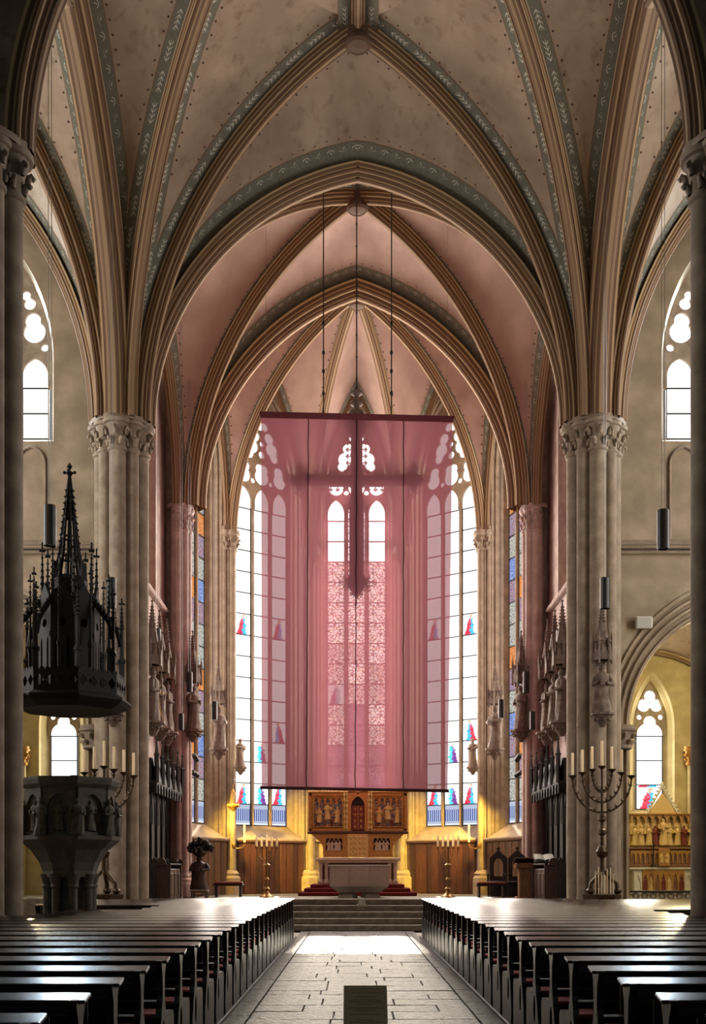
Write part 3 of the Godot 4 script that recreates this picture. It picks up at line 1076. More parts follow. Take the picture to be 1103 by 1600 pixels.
func make_walls() -> void:
	var steps := [Vector2(0.3, 0.0), Vector2(0.3, 0.08), Vector2(0.24, 0.1), Vector2(0.24, 0.2), Vector2(0.17, 0.22), Vector2(0.15, 0.34), Vector2(0.07, 0.38), Vector2(0.05, 0.5), Vector2(0.0, 0.62)]
	# apse: five wall faces, each with a tall three-light window
	var dims := {"hw": 1.07, "sill": 3.18, "spring": 14.7, "apex": 17.8, "low": 14.1, "lights": [-0.73, 0.0, 0.73], "light": 0.3, "rows": 15}
	var names := ["stained-glass apse window of orange and blue panes behind the flower stand", "tall pale stained-glass apse window beside the banner on the pulpit side", "stained-glass apse window hidden behind the hanging pink banner", "tall pale stained-glass apse window beside the banner on the ambo side", "stained-glass apse window of orange and blue panes above the dark chairs"]
	for i in 5:
		var a := apse_corner(i)
		var b := apse_corner(i + 1)
		var mid := (a + b) * 0.5
		var inw := Vector3(-mid.x, 0, mid.y - 34.45)
		var xf := facing(P3(mid.x, 0, mid.y), inw)
		var w := a.distance_to(b)
		var o := thing("wall_apse_%d" % (i + 1), names[i].replace("stained-glass apse window", "stone apse wall with window").replace("tall pale stone", "pale stone"), "wall", Vector3.ZERO, 0.0, "", "structure")
		o.transform = xf
		var m := MB.new()
		wall_with_opening(m, -w * 0.5 - 0.1, w * 0.5 + 0.1, 0.0, 20.2, 0.0, 1.07, 3.18, 14.7, 17.8, steps, 0.75)
		part(o, "masonry", m, mats["stone"])
		var sill := MB.new()
		sill.box(Vector3(0, 2.66, 0.06), Vector3(2.9, 0.1, 0.16), 0.03)
		part(o, "sill_moulding", sill, mats["stone"])
		var wx := xf * Transform3D(Basis.IDENTITY, Vector3(0, 0, -0.62))
		var side := i == 0 or i == 4
		make_window(i + 1, names[i], wx, "three", dims, func(r: int, c: int) -> Material:
			if r == 0:
				return mats["glass_base"]
			if side:
				return mats["glass_grey"] if r < 0 else mats[["glass_orange", "glass_grey", "glass_rich", "glass_grey", "glass_rich", "glass_blue", "glass_grey"][(r * 3 + c * 5) % 7]]
			if i == 2:
				if r < 0 or r >= 13:
					return mats["glass_bright"]
				if r < 4 or (r < 6 and c == 1):
					return mats["glass_rose"]
				if r == 6 and c == 0:
					return mats["glass_figure_two"]
				if r >= 9:
					return mats["glass_white_gold"]
				return mats["glass_gold"] if (r * 2 + c) % 3 != 0 else mats["glass_white_gold"]
			if r == 1 or (r == 9 and c != 1) or (r == 4 and c == 2):
				return mats["glass_figure"] if c != 1 else mats["glass_figure_two"]
			if r == 3 and c == 1:
				return mats["glass_figure_two"]
			return mats["glass_pale"])
		window_light(wx * Transform3D(Basis.IDENTITY, Vector3(0, 10.6, 0)), 2.0, 10.6, 0.6 if side else 2.4, Color(1.0, 0.95, 0.9))
	# transept east walls with upper window and arch to the side chapel
	var tsteps := [Vector2(0.16, 0.0), Vector2(0.14, 0.1), Vector2(0.05, 0.3), Vector2(0.0, 0.4)]
	var two := {"hw": 0.85, "sill": 12.7, "spring": 14.6, "apex": 17.2, "low": 14.0, "lights": [-0.45, 0.45], "light": 0.33, "rows": 1}
	two["rows"] = 2
	var asteps := [Vector2(0.66, 0.0), Vector2(0.66, -0.06), Vector2(0.58, -0.06), Vector2(0.57, 0.14), Vector2(0.5, 0.14), Vector2(0.48, 0.04), Vector2(0.41, 0.04), Vector2(0.4, 0.26), Vector2(0.32, 0.26), Vector2(0.3, 0.16), Vector2(0.23, 0.16), Vector2(0.21, 0.42), Vector2(0.12, 0.42), Vector2(0.1, 0.34), Vector2(0.04, 0.36), Vector2(0.0, 0.5), Vector2(0.0, 0.75)]
	for sx in [-1.0, 1.0]:
		var who := "on the pulpit side" if sx < 0 else "above the side altar chapel"
		var o := thing("wall_transept_east_%d" % (1 if sx < 0 else 2), "plain beige transept wall with string course " + who, "wall", Vector3.ZERO, 0.0, "", "structure")
		var zz := Transform3D(Basis.IDENTITY, P3(0, 0, 28.4))
		o.transform = zz
		var m := MB.new()
		wall_with_opening(m, 5.6 if sx > 0 else -13.2, 13.2 if sx > 0 else -5.6, 9.75, 20.2, sx * 8.72, 0.85, 12.7, 14.6, 17.2, tsteps, 0.5)
		part(o, "upper_masonry", m, mats["wall"])
		var m2 := MB.new()
		wall_with_opening(m2, 5.6 if sx > 0 else -13.2, 13.2 if sx > 0 else -5.6, 0.0, 9.75, sx * 9.45, 2.45, -1.0, 5.3, 8.35, asteps)
		part(o, "lower_masonry", m2, mats["wall"])
		var s := MB.new()
		s.box(Vector3(sx * 9.9, 9.78, 0.07), Vector3(6.6, 0.08, 0.24), 0.03)
		s.box(Vector3(sx * 9.9, 9.66, 0.04), Vector3(6.6, 0.08, 0.16), 0.03)
		s.face([Vector3(sx * 6.6, 9.82, 0.18), Vector3(sx * 13.2, 9.82, 0.18), Vector3(sx * 13.2, 10.0, 0.0), Vector3(sx * 6.6, 10.0, 0.0)], Vector3(0, 1, 1))
		part(o, "string_course", s, mats["stone"])
		# blind lancet panel under the window
		var bl := MB.new()
		for k in 2:
			var cx: float = sx * 8.72 + (k - 0.5) * 0.9
			var prev := Vector3.ZERO
			var line := arch_line(0.36, 10.0, 11.9, 12.35, 0.0, 8)
			for sd in [-1.0, 1.0]:
				var path := []
				for q in line:
					path.append(Vector3(cx + sd * q.x, q.y, 0.03))
				bl.tube(path, 0.04, 5)
		part(o, "blind_tracery", bl, mats["stone"])
		make_window(6 if sx < 0 else 7, "upper transept window of pale glass " + ("on the pulpit side" if sx < 0 else "above the white wall box"), zz * Transform3D(Basis.IDENTITY, Vector3(sx * 8.72, 0, -0.4)), "two", two, func(_r: int, _c: int) -> Material: return mats["glass_pale"])
		window_light(zz * Transform3D(Basis.IDENTITY, Vector3(sx * 8.72, 14.5, -0.4)), 1.5, 4.0, 4.5, Color(0.86, 0.94, 1.0))
		# impost capital at the chapel arch
		var im := MB.new()
		im.xf = Transform3D(Basis.IDENTITY, Vector3(sx * 6.75, 0, -0.15))
		part(o, "impost_capital", capital_mesh_at(im), mats["stone"])
		# choir side wall with blind window and sloping string course
		var cw := thing("wall_choir_%d" % (1 if sx < 0 else 2), "choir side wall tinted by painted banner light above the dark stalls " + ("on the pulpit side" if sx < 0 else "on the ambo side"), "wall", Vector3.ZERO, 0.0, "", "structure")
		cw.transform = facing(P3(sx * 5.9, 0, 31.2), Vector3(-sx, 0, 0))
		var m3 := MB.new()
		wall_with_opening(m3, -3.7, 3.7, 0.0, 20.2, 0.0, 1.5, 9.9, 14.5, 17.0, tsteps, 0.4)
		part(cw, "masonry", m3, mats["stone_banner_lit"])
		var back := MB.new()
		back.box(Vector3(0, 13.4, -0.55), Vector3(3.4, 7.6, 0.2))
		part(cw, "blind_panel", back, mats["stone_banner_lit"])
		for k in 5:
			var mu := MB.new()
			mu.box(Vector3((k - 2) * 0.6, 12.4, -0.38), Vector3(0.1, 5.2, 0.16), 0.03)
			part(cw, "mullion", mu, mats["stone_banner_lit"])
		for k in 4:
			var hd := MB.new()
			for sd in [-1.0, 1.0]:
				var path := []
				for q in arch_line(0.28, 14.2, 14.6, 15.1, 0.0, 8):
					path.append(Vector3((k - 1.5) * 0.6 + sd * q.x, q.y, -0.36))
				hd.tube(path, 0.045, 5)
			part(cw, "tracery", hd, mats["stone_banner_lit"])
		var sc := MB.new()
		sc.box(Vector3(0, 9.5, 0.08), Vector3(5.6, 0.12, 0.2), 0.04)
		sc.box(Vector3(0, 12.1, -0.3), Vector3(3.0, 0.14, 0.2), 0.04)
		part(cw, "string_course", sc, mats["stone_banner_lit"])
		make_chapel(sx)
	# the parts of the building that stand outside the view and close the room
	var far: Material = mats["wall"]
	for sx in [-1.0, 1.0]:
		var w := "pulpit side" if sx < 0 else "side altar side"
		slab("wall_nave_%d" % (1 if sx < 0 else 2), "plain nave wall on the " + w, "wall", P3(sx * 8.4, 10.5, -4.0), Vector3(0.8, 21, 42), far)
		slab("wall_transept_west_%d" % (1 if sx < 0 else 2), "plain west wall of the transept on the " + w, "wall", P3(sx * 10.8, 10.5, 16.6), Vector3(5.4, 21, 0.5), far)
		var te := thing("wall_transept_end_%d" % (1 if sx < 0 else 2), "end wall of the transept with a large window on the " + w, "wall", Vector3.ZERO, 0.0, "", "structure")
		var xf := facing(P3(sx * 13.2, 0, 22.65), Vector3(-sx, 0, 0))
		te.transform = xf
		var m := MB.new()
		wall_with_opening(m, -6.2, 6.2, 0.0, 21.0, 0.0, 2.2, 5.0, 13.5, 17.5, [Vector2(0.3, 0.0), Vector2(0.0, 0.5)], 0.4)
		part(te, "masonry", m, far)
		var g := thing("window_%d" % (8 if sx < 0 else 9), "large pale glass end window of the transept on the " + w, "window", Vector3.ZERO, 0.0, "", "structure")
		g.transform = xf * Transform3D(Basis.IDENTITY, Vector3(0, 0, -0.5))
		for k in 4:
			var pm := MB.new()
			var cx := (k - 1.5) * 1.1
			pm.plate(func(p: Vector2) -> float: return maxf(maxf(absf(p.x - cx) - 0.5, 5.0 - p.y), lancet(p, 0, 2.2, 5.0, 13.5, 17.5)), Rect2(cx - 0.6, 4.9, 1.2, 12.6), 0.2, -0.01, 0.01, false)
			part(g, "pane", pm, mats["glass_day"])
		for k in 3:
			var mu := MB.new()
			mu.box(Vector3((k - 1) * 1.1, 10.6, 0.0), Vector3(0.12, 11.4, 0.2), 0.03)
			part(g, "mullion", mu, mats["stone"])
		window_light(xf * Transform3D(Basis.IDENTITY, Vector3(0, 10.5, -0.45)), 4.0, 10.5, 1.25, Color(1.0, 0.97, 0.94))
	var ww := thing("wall_west", "west wall closing the nave behind the pews", "wall", Vector3.ZERO, 0.0, "", "structure")
	ww.transform = facing(P3(0, 0, -24.0), Vector3(0, 0, -1))
	var wm := MB.new()
	wall_with_opening(wm, -9.0, 9.0, 0.0, 21.0, 0.0, 2.4, 6.0, 13.0, 17.0, [Vector2(0.3, 0.0), Vector2(0.0, 0.5)], 0.4)
	part(ww, "masonry", wm, far)
	var wg := thing("window_12", "large pale west window behind the pews", "window", Vector3.ZERO, 0.0, "", "structure")
	wg.transform = facing(P3(0, 0, -24.5), Vector3(0, 0, -1))
	for k in 4:
		var pm := MB.new()
		var cx := (k - 1.5) * 1.2
		pm.plate(func(p: Vector2) -> float: return maxf(maxf(absf(p.x - cx) - 0.55, 6.0 - p.y), lancet(p, 0, 2.4, 6.0, 13.0, 17.0)), Rect2(cx - 0.65, 5.9, 1.3, 11.2), 0.2, -0.01, 0.01, false)
		part(wg, "pane", pm, mats["glass_dim"])
	for k in 3:
		var mu := MB.new()
		mu.box(Vector3((k - 1) * 1.2, 11.2, 0.0), Vector3(0.12, 10.4, 0.2), 0.03)
		part(wg, "mullion", mu, mats["stone"])
	window_light(facing(P3(0, 11.0, -24.45), Vector3(0, 0, -1)), 4.4, 9.5, 0.4, Color(0.8, 0.92, 1.0))
	slab("ceiling_nave", "plain nave vault over the pews", "vault", P3(0, 20.9, -4.0), Vector3(18, 0.5, 42), far)
	for sx in [-1.0, 1.0]:
		slab("wall_pier_back_%d" % (1 if sx < 0 else 2), "plain masonry behind the slender apse pier " + ("on the pulpit side" if sx < 0 else "on the ambo side"), "wall", P3(sx * 5.95, 10.2, 34.9), Vector3(0.9, 20.4, 0.6), mats["stone_banner_lit"])
	slab("roof_slab", "roof over crossing, transept and choir", "roof", P3(0, 22.6, 29), Vector3(28, 0.4, 27), far)
	for sx in [-1.0, 1.0]:
		slab("wall_clerestory_%d" % (1 if sx < 0 else 2), "outer wall above the side chapel on the " + ("pulpit side" if sx < 0 else "side altar side"), "wall", P3(sx * 13.6, 11, 23), Vector3(0.3, 23, 14) if false else Vector3(0.1, 4, 14), far)
	# piers' arch from the near piers to the nave walls
	for sx in [-1.0, 1.0]:
		slab("wall_aisle_%d" % (1 if sx < 0 else 2), "strip of wall between pier and nave on the " + ("pulpit side" if sx < 0 else "side altar side"), "wall", P3(sx * 7.4, 10.5, 16.6), Vector3(1.7, 21, 0.5), mats["stone"])


func capital_mesh_at(m: MB) -> MB:
	var k := capital_mesh([[0, 0, 0.2]], 4.75, 5.3)
	for i in k.v.size():
		k.v[i] = m.xf * k.v[i]
	return k


func make_chapel(sx: float) -> void:
	var who := "on the pulpit side" if sx < 0 else "with the gilded side altar"
	var o := thing("wall_chapel_%d" % (1 if sx < 0 else 2), "cream chapel wall with a single window " + who, "wall", Vector3.ZERO, 0.0, "", "structure")
	o.transform = Transform3D(Basis.IDENTITY, P3(0, 0, 35.8))
	var m := MB.new()
	var st := [Vector2(0.26, 0.0), Vector2(0.22, 0.12), Vector2(0.1, 0.24), Vector2(0.06, 0.36), Vector2(0.0, 0.42)]
	var x0 := 6.3 if sx > 0 else -12.6
	wall_with_opening(m, x0, x0 + 6.3, 0.0, 10.6, sx * 9.45, 0.45, 3.6, 6.2, 7.58, st, 0.5)
	part(o, "masonry", m, mats["chapel"])
	var sides := MB.new()
	for x in [x0, x0 + 6.3]:
		sides.box(Vector3(x, 5.3, 3.4), Vector3(0.2, 10.6, 6.9))
	part(o, "side_masonry", sides, mats["chapel"])
	var cap := MB.new()
	cap.box(Vector3(x0 + 3.15, 10.7, 3.4), Vector3(6.5, 0.2, 7.0))
	part(o, "roof", cap, mats["chapel"])
	var three := {"hw": 0.45, "sill": 3.6, "spring": 6.2, "apex": 7.58, "low": 5.95, "lights": [0.0], "light": 0.42, "rows": 3}
	var xf := Transform3D(Basis.IDENTITY, P3(sx * 9.45, 0, 36.2))
	make_window(10 if sx < 0 else 11, "narrow chapel window of pale glass " + ("seen over the pulpit rim" if sx < 0 else "behind the gilded side altar"), xf, "one", three, func(r: int, _c: int) -> Material: return mats["glass_figure"] if r == 0 else mats["glass_pale"])
	window_light(xf * Transform3D(Basis.IDENTITY, Vector3(0, 5.5, 0)), 0.8, 3.6, 1.6, Color(1.0, 0.97, 0.88))
	# little vault
	var v := thing("ceiling", "small chapel vault with red-brown ribs " + who, "vault", Vector3.ZERO, 0.0, "", "structure")
	var c := P3(sx * 9.45, 9.6, 32.2)
	for cx in [6.55, 12.35]:
		for cd in [28.9, 35.6]:
			var s := P3(sx * cx, 5.4, cd)
			var d := arc(s, c, 14)
			var f := arc(s, P3(sx * 9.45, 8.6, cd), 14)
			var g := arc(s, P3(sx * cx, 8.6, 32.2), 14)
			rib(v, d, 0.12, 0.2)
			rib(v, f, 0.12, 0.12, "wall_rib")
			web(v, d, f, 0.0, 0.0, "band_sprig", "band_sprig", 0.1)
			web(v, d, g, 0.0, 0.0, "band_sprig", "band_sprig", 0.1)
	# wall shaft with gilded capital beside the window
	for k in [-1.0, 1.0]:
		var sh := thing("column", "gilded wall shaft beside the narrow chapel window " + ("seen over the pulpit rim" if sx < 0 else "behind the gilded side altar"), "wall shaft", P3(sx * 9.45 + k * 1.15, 0, 35.55), 0.0, "chapel wall shafts " + who, "structure")
		var a := MB.new()
		a.lathe([Vector2(0.1, 0.0), Vector2(0.1, 5.2)], 12, Vector3.ZERO, true)
		part(sh, "shaft", a, mats["chapel"])
		part(sh, "capital", capital_mesh([[0, 0, 0.13]], 5.0, 5.55), mats["gold"])
		var rr := MB.new()
		var up := []
		for i in 10:
			var t := i / 9.0
			up.append(Vector3(k * (0.1 + 0.9 * t * t), 5.5 + 3.2 * sin(t * 1.4), 0.1 + 1.6 * t))
		rr.tube(up, 0.1, 8)
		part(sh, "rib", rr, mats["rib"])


func make_floor() -> void:
	slab("floor", "plain stone floor under the pews and side spaces", "floor", P3(0, -0.28, 6), Vector3(28, 0.5, 62), mats["step"])
	# chancel floor and steps
	var st := thing("floor_chancel", "five worn sandstone steps up to the chancel", "steps", Vector3.ZERO, 0.0, "", "structure")
	for i in 5:
		var m := MB.new()
		var d0 := 29.75 + i * 0.36
		m.box(P3(0, FL * (i + 0.5) / 5.0, (d0 + 41.0) * 0.5), Vector3(9.6 + 0.0 * i, FL / 5.0, 41.0 - d0), 0.02)
		part(st, "step", m, mats["step"])
	var fl := thing("floor_aisle", "worn grey-brown flagstones of the centre aisle", "flagstones", Vector3.ZERO, 0.0, "", "structure")
	rng.seed = 7
	var kinds := []
	for k in 4:
		var m := MB.new()
		m.box(Vector3.ZERO, Vector3(1, 0.08, 1), 0.012)
		kinds.append(m.mesh())
	var d := 7.0
	while d < 29.7:
		var dep: float = minf(rng.randf_range(0.42, 0.8), 29.74 - d)
		if dep < 0.15:
			break
		var x := -1.235
		while x < 1.235 - 0.05:
			var w := rng.randf_range(0.55, 0.95)
			if 1.235 - x - w < 0.35:
				w = 1.235 - x
			var xf := Transform3D(Basis.from_euler(Vector3(rng.randf_range(-0.007, 0.007), 0, rng.randf_range(-0.007, 0.007))) * Basis.from_scale(Vector3(w - 0.007, 1, dep - 0.007)), P3(x + w * 0.5, -0.034 + rng.randf_range(-0.003, 0.003), d + dep * 0.5))
			part(fl, "flagstone", kinds[rng.randi() % 4], mats["flag"] if rng.randf() < 0.75 else mats["flag_dark"], xf)
			x += w
		d += dep
	for sx in [-1.0, 1.0]:
		d = 7.0
		while d < 29.7:
			var dep: float = minf(rng.randf_range(0.9, 1.5), 29.74 - d)
			part(fl, "border_stone", kinds[0], mats["flag_dark"], Transform3D(Basis.from_scale(Vector3(0.24, 1, dep - 0.012)), P3(sx * 1.37, -0.036, d + dep * 0.5)))
			d += dep


# ---------------------------------------------------------------- furniture and fittings

func make_objects() -> void:
	make_banner()
	make_cross()
	make_pews()
	make_pulpit()
	make_altar()
	make_choir()
	make_lamps()
	make_candles()
	make_side_chapel_things()
	make_small_things()


func make_banner() -> void:
	var o := thing("banner", "sheer rose-pink cloth banner hanging in front of the apse windows", "banner", P3(0, 0, 30.0))
	var cuts_t := [-2.577, -1.31, -0.02, 1.235, 2.549]
	var cuts_b := [-2.565, -1.37, -0.06, 1.23, 2.42]
	var yt := func(x: float) -> float: return 13.81 - x * 0.023
	var yb := func(x: float) -> float: return 3.79 - x * 0.018
	var at := func(x: float, v: float, y: float) -> Vector3:
		return Vector3(x, y, 0.014 * sin(x * 1.7 + v * 1.5) * (0.3 + v))
	for s in 4:
		var pts := PackedVector3Array()
		for j in 25:
			var v := j / 24.0
			for i in 7:
				var xt: float = lerpf(cuts_t[s], cuts_t[s + 1], i / 6.0)
				var xb: float = lerpf(cuts_b[s], cuts_b[s + 1], i / 6.0)
				var x := lerpf(xt, xb, v)
				pts.append(at.call(x, v, lerpf(yt.call(xt), yb.call(xb), v)))
		var m := MB.new()
		m.grid(pts, 7, 25)
		part(o, "cloth_strip", m, mats["banner"])
		if s > 0:
			var path := []
			for j in 25:
				var v := j / 24.0
				var x := lerpf(cuts_t[s], cuts_b[s], v)
				path.append((at.call(x, v, lerpf(yt.call(cuts_t[s]), yb.call(cuts_b[s]), v)) as Vector3) + Vector3(0.008 * sin(j * 2.4), 0, 0.012))
			var cord := MB.new()
			cord.tube(path, 0.014, 5)
			part(o, "seam_cord", cord, mats["seam"])
	var hem := MB.new()
	var pts2 := PackedVector3Array()
	for j in 2:
		for i in 21:
			var x := lerpf(-2.6, 2.57, i / 20.0)
			pts2.append(Vector3(x, (yt.call(x) as float) - 0.17 * j + 0.02, 0.05))
	hem.grid(pts2, 21, 2)
	part(o, "top_hem", hem, mats["hem"])
	var rod := MB.new()
	rod.tube([Vector3(-2.62, 13.81 + 0.06, 0), Vector3(2.6, 13.81 - 0.058, 0)], 0.04, 8)
	part(o, "top_rod", rod, mats["hem"])
	var low := MB.new()
	low.tube([Vector3(-2.6, 3.79 + 0.047, 0.01), Vector3(2.45, 3.79 - 0.044, 0.01)], 0.045, 8)
	part(o, "bottom_rod", low, mats["hem_dark"])
	for x in [-2.45, 2.42]:
		var tie := MB.new()
		tie.tube([Vector3(x, 13.81 - x * 0.023, 0.0), Vector3(x, 19.1, 0.0)], 0.004, 4)
		part(o, "hanging_line", tie, mats["steel"])


func crocket() -> MB:
	var m := MB.new()
	m.tube([Vector3(0, 0, 0), Vector3(0, 0.08, 0)], [0.016, 0.012], 5)
	for c in [Vector2(0, 0.115), Vector2(-0.034, 0.085), Vector2(0.034, 0.085)]:
		m.ball(Vector3(c.x, c.y, 0), Vector3(0.024, 0.028, 0.02), 6, 4)
	return m


func make_cross() -> void:
	var o := thing("hanging_cross", "large dark triumphal cross with leaf crockets hanging behind the banner", "cross", P3(-0.02, 0, 30.3))
	var m := MB.new()
	var cy := 12.16
	var loz := func(p: Vector2, c: Vector2, a: float, b: float) -> float:
		var q := (p - c).abs()
		return (pow(q.x / a, 0.85) + pow(q.y / b, 0.85) - 1.0) * minf(a, b) * 0.8
	m.plate(func(p: Vector2) -> float:
		var hwv := 0.155 if p.y > 11.75 else 0.155 + 0.045 * clampf((11.75 - p.y) * 5.0, 0.0, 1.0)
		var d := maxf(absf(p.x) - hwv, maxf(9.3 - p.y, p.y - 13.8))
		d = minf(d, maxf(absf(p.y - cy) - 0.155, absf(p.x) - 1.5))
		for c in [[0.0, 13.52, 0.36, 0.44], [0.0, 9.42, 0.38, 0.5], [-1.5, cy, 0.4, 0.36], [1.5, cy, 0.4, 0.36]]:
			d = minf(d, loz.call(p, Vector2(c[0], c[1]), c[2], c[3]))
		return d, Rect2(-2.0, 8.8, 4.0, 5.4), 0.045, -0.05, 0.05)
	part(o, "beam", m, mats["cross_wood"])
	var fig := MB.new()
	fig.plate(func(p: Vector2) -> float:
		var d := maxf(absf(p.x) - 0.1, maxf(9.7 - p.y, p.y - 13.2))
		return minf(d, maxf(absf(p.y - cy) - 0.1, absf(p.x) - 1.3)), Rect2(-1.5, 9.5, 3.0, 4.0), 0.06, 0.05, 0.075)
	part(o, "inner_panel", fig, mats["oak_dark"])
	var ck := crocket().mesh()
	var spots := []
	for i in 9:
		var y := 9.98 + i * 0.19
		for s in [-1.0, 1.0]:
			spots.append([Vector3(s * 0.2, y, 0), -s * PI / 2])
	for i in 5:
		for s in [-1.0, 1.0]:
			spots.append([Vector3(s * 0.155, cy + 0.3 + i * 0.18, 0), -s * PI / 2])
			for t in [-1.0, 1.0]:
				spots.append([Vector3(s * (0.32 + i * 0.19), cy + t * 0.155, 0), 0.0 if t > 0 else PI])
	for c in [[0.0, 13.52], [0.0, 9.42], [-1.5, cy], [1.5, cy]]:
		for k in 8:
			var a := TAU * (k + 0.5) / 8.0
			if c[0] == 0.0 and c[1] > 13 and k > 0 and k < 3:
				continue
			var r := 0.26
			spots.append([Vector3(c[0] + cos(a) * r, c[1] + sin(a) * r, 0), a - PI / 2])
		for s in [-1.0, 1.0]:
			spots.append([Vector3(c[0] + s * 0.36, c[1], 0), -s * PI / 2])
			if c[1] < 13:
				spots.append([Vector3(c[0], c[1] + s * (0.48 if c[1] < 10 else 0.34), 0), 0.0 if s > 0 else PI])
	for q in spots:
		part(o, "crocket", ck, mats["cross_wood"], Transform3D(Basis(Vector3.BACK, q[1]), q[0]))
	var crown := MB.new()
	crown.lathe([Vector2(0.02, 14.62), Vector2(0.14, 14.58), Vector2(0.16, 14.5), Vector2(0.06, 14.44), Vector2(0.06, 14.36), Vector2(0.15, 14.32), Vector2(0.17, 14.22), Vector2(0.08, 14.16), Vector2(0.08, 14.06), Vector2(0.2, 14.02), Vector2(0.21, 13.9), Vector2(0.05, 13.86), Vector2(0.04, 13.7)], 12)
	part(o, "crown_finial", crown, mats["statue"])
	var ch := MB.new()
	ch.tube([Vector3(0, 14.6, 0), Vector3(0, 17.3, 0.02), Vector3(0, 20.55, 0.0)], 0.018, 5)
	for i in 9:
		ch.ball(Vector3(0, 14.9 + i * 0.6, 0.01), Vector3(0.028, 0.05, 0.028), 6, 4)
	part(o, "chain", ch, mats["iron"])
	for x in [-0.895, 0.94]:
		var c2 := MB.new()
		c2.tube([Vector3(x, cy + 0.15, 0), Vector3(x, 13.2, 0.04), Vector3(x, 19.95, 0.1)], 0.018, 5)
		for y in [12.5, 12.75, 13.2, 13.25, 14.5, 15.1, 15.6, 16.4]:
			c2.ball(Vector3(x, y, 0.05), Vector3(0.045, 0.07, 0.045), 6, 4)
		part(o, "chain", c2, mats["iron"])


# ---- pews

func pew(L: float, called: String) -> Node3D:
	# local x runs outwards from the aisle end, z towards the people behind; origin on the floor under the book ledge
	var o := thing(called, "dark varnished pew", "pew")
	var m := MB.new()
	m.box(Vector3(L * 0.5 + 0.07, 0.5, -0.09), Vector3(L - 0.2, 0.74, 0.028), 0.006)
	m.box(Vector3(L * 0.5, 0.84, -0.07), Vector3(L - 0.06, 0.07, 0.05), 0.006)
	m.box(Vector3(L * 0.5 + 0.07, 0.17, -0.07), Vector3(L - 0.2, 0.08, 0.05), 0.006)
	part(o, "backrest", m, mats["pew_wood"])
	var g := MB.new()
	g.xf = Transform3D(Basis(Vector3.RIGHT, 0.2), Vector3(L * 0.5 - 0.02, 0.9, -0.07))
	g.box(Vector3.ZERO, Vector3(L + 0.03, 0.022, 0.135), 0.005)
	part(o, "book_ledge", g, mats["ledge_wood"])
	var s := MB.new()
	s.box(Vector3(L * 0.5, 0.445, -0.31), Vector3(L - 0.06, 0.035, 0.4), 0.01)
	var st := part(o, "seat", s, mats["pew_wood"])
	var pad := MB.new()
	pad.box(Vector3(L * 0.5, 0.475, -0.32), Vector3(L - 0.1, 0.03, 0.34), 0.012)
	part(st, "added_pink_pad", pad, mats["cushion"])  # added pad whose pink imitates the banner mirrored on the seat boards
	var ek := "pew_end"
	if not cache.has(ek):
		var e := MB.new()
		var ws := [0.2, 0.22, 0.2, 0.15, 0.085, 0.045, 0.05, 0.1]
		e.plate(func(p: Vector2) -> float:
			var t := clampf(p.y / 0.9, 0.0, 0.9999) * 7.0
			var k := int(t)
			var f := t - k
			f = f * f * (3 - 2 * f)
			var w := lerpf(ws[k], ws[k + 1], f)
			var d := maxf(absf(p.x + 0.05) - w, maxf(0.0 - p.y, p.y - 0.9))
			var q := Vector2(p.x + 0.3, p.y - 0.24)
			var b := Vector2(maxf(absf(q.x) - 0.14, 0), maxf(absf(q.y) - 0.18, 0)).length() - 0.07
			d = minf(d, maxf(b, -p.y))
			var slot := Vector2(p.x + 0.05, (p.y - 0.34) * 0.45).length() - 0.055
			return maxf(d, -slot), Rect2(-0.6, -0.02, 0.9, 0.96), 0.03, -0.022, 0.022)
		cache[ek] = e.mesh()
	var eb := Basis(Vector3.UP, PI / 2)
	# the board's x axis (towards +) becomes -z, so turn it round
	for x in [0.02, L - 0.04]:
		part(o, "end_panel", cache[ek], mats["pew_wood"], Transform3D(Basis(Vector3.UP, -PI / 2), Vector3(x, 0, 0)))
	var k := MB.new()
	k.box(Vector3(L * 0.5, 0.17, 0.18), Vector3(L - 0.12, 0.03, 0.2), 0.006)
	for x in [0.12, L * 0.5, L - 0.12]:
		k.box(Vector3(x, 0.08, 0.18), Vector3(0.04, 0.16, 0.16), 0.004)
	var kn := part(o, "kneeler", k, mats["pew_wood"])
	var c := MB.new()
	c.box(Vector3(L * 0.5, 0.205, 0.18), Vector3(L - 0.14, 0.045, 0.19), 0.018)
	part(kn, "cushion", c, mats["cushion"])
	var r := MB.new()
	r.box(Vector3(L * 0.5, 0.6, 0.02), Vector3(L - 0.06, 0.02, 0.13), 0.005)
	part(o, "book_shelf", r, mats["pew_wood"])
	return o


func ordinal(n: int) -> String:
	return ["zeroth", "first", "second", "third", "fourth", "fifth", "sixth", "seventh", "eighth", "ninth", "tenth", "eleventh", "twelfth", "thirteenth", "fourteenth", "fifteenth", "sixteenth", "seventeenth", "eighteenth", "nineteenth", "twentieth", "twenty-first", "twenty-second", "twenty-third", "twenty-fourth", "twenty-fifth", "twenty-sixth"][n]


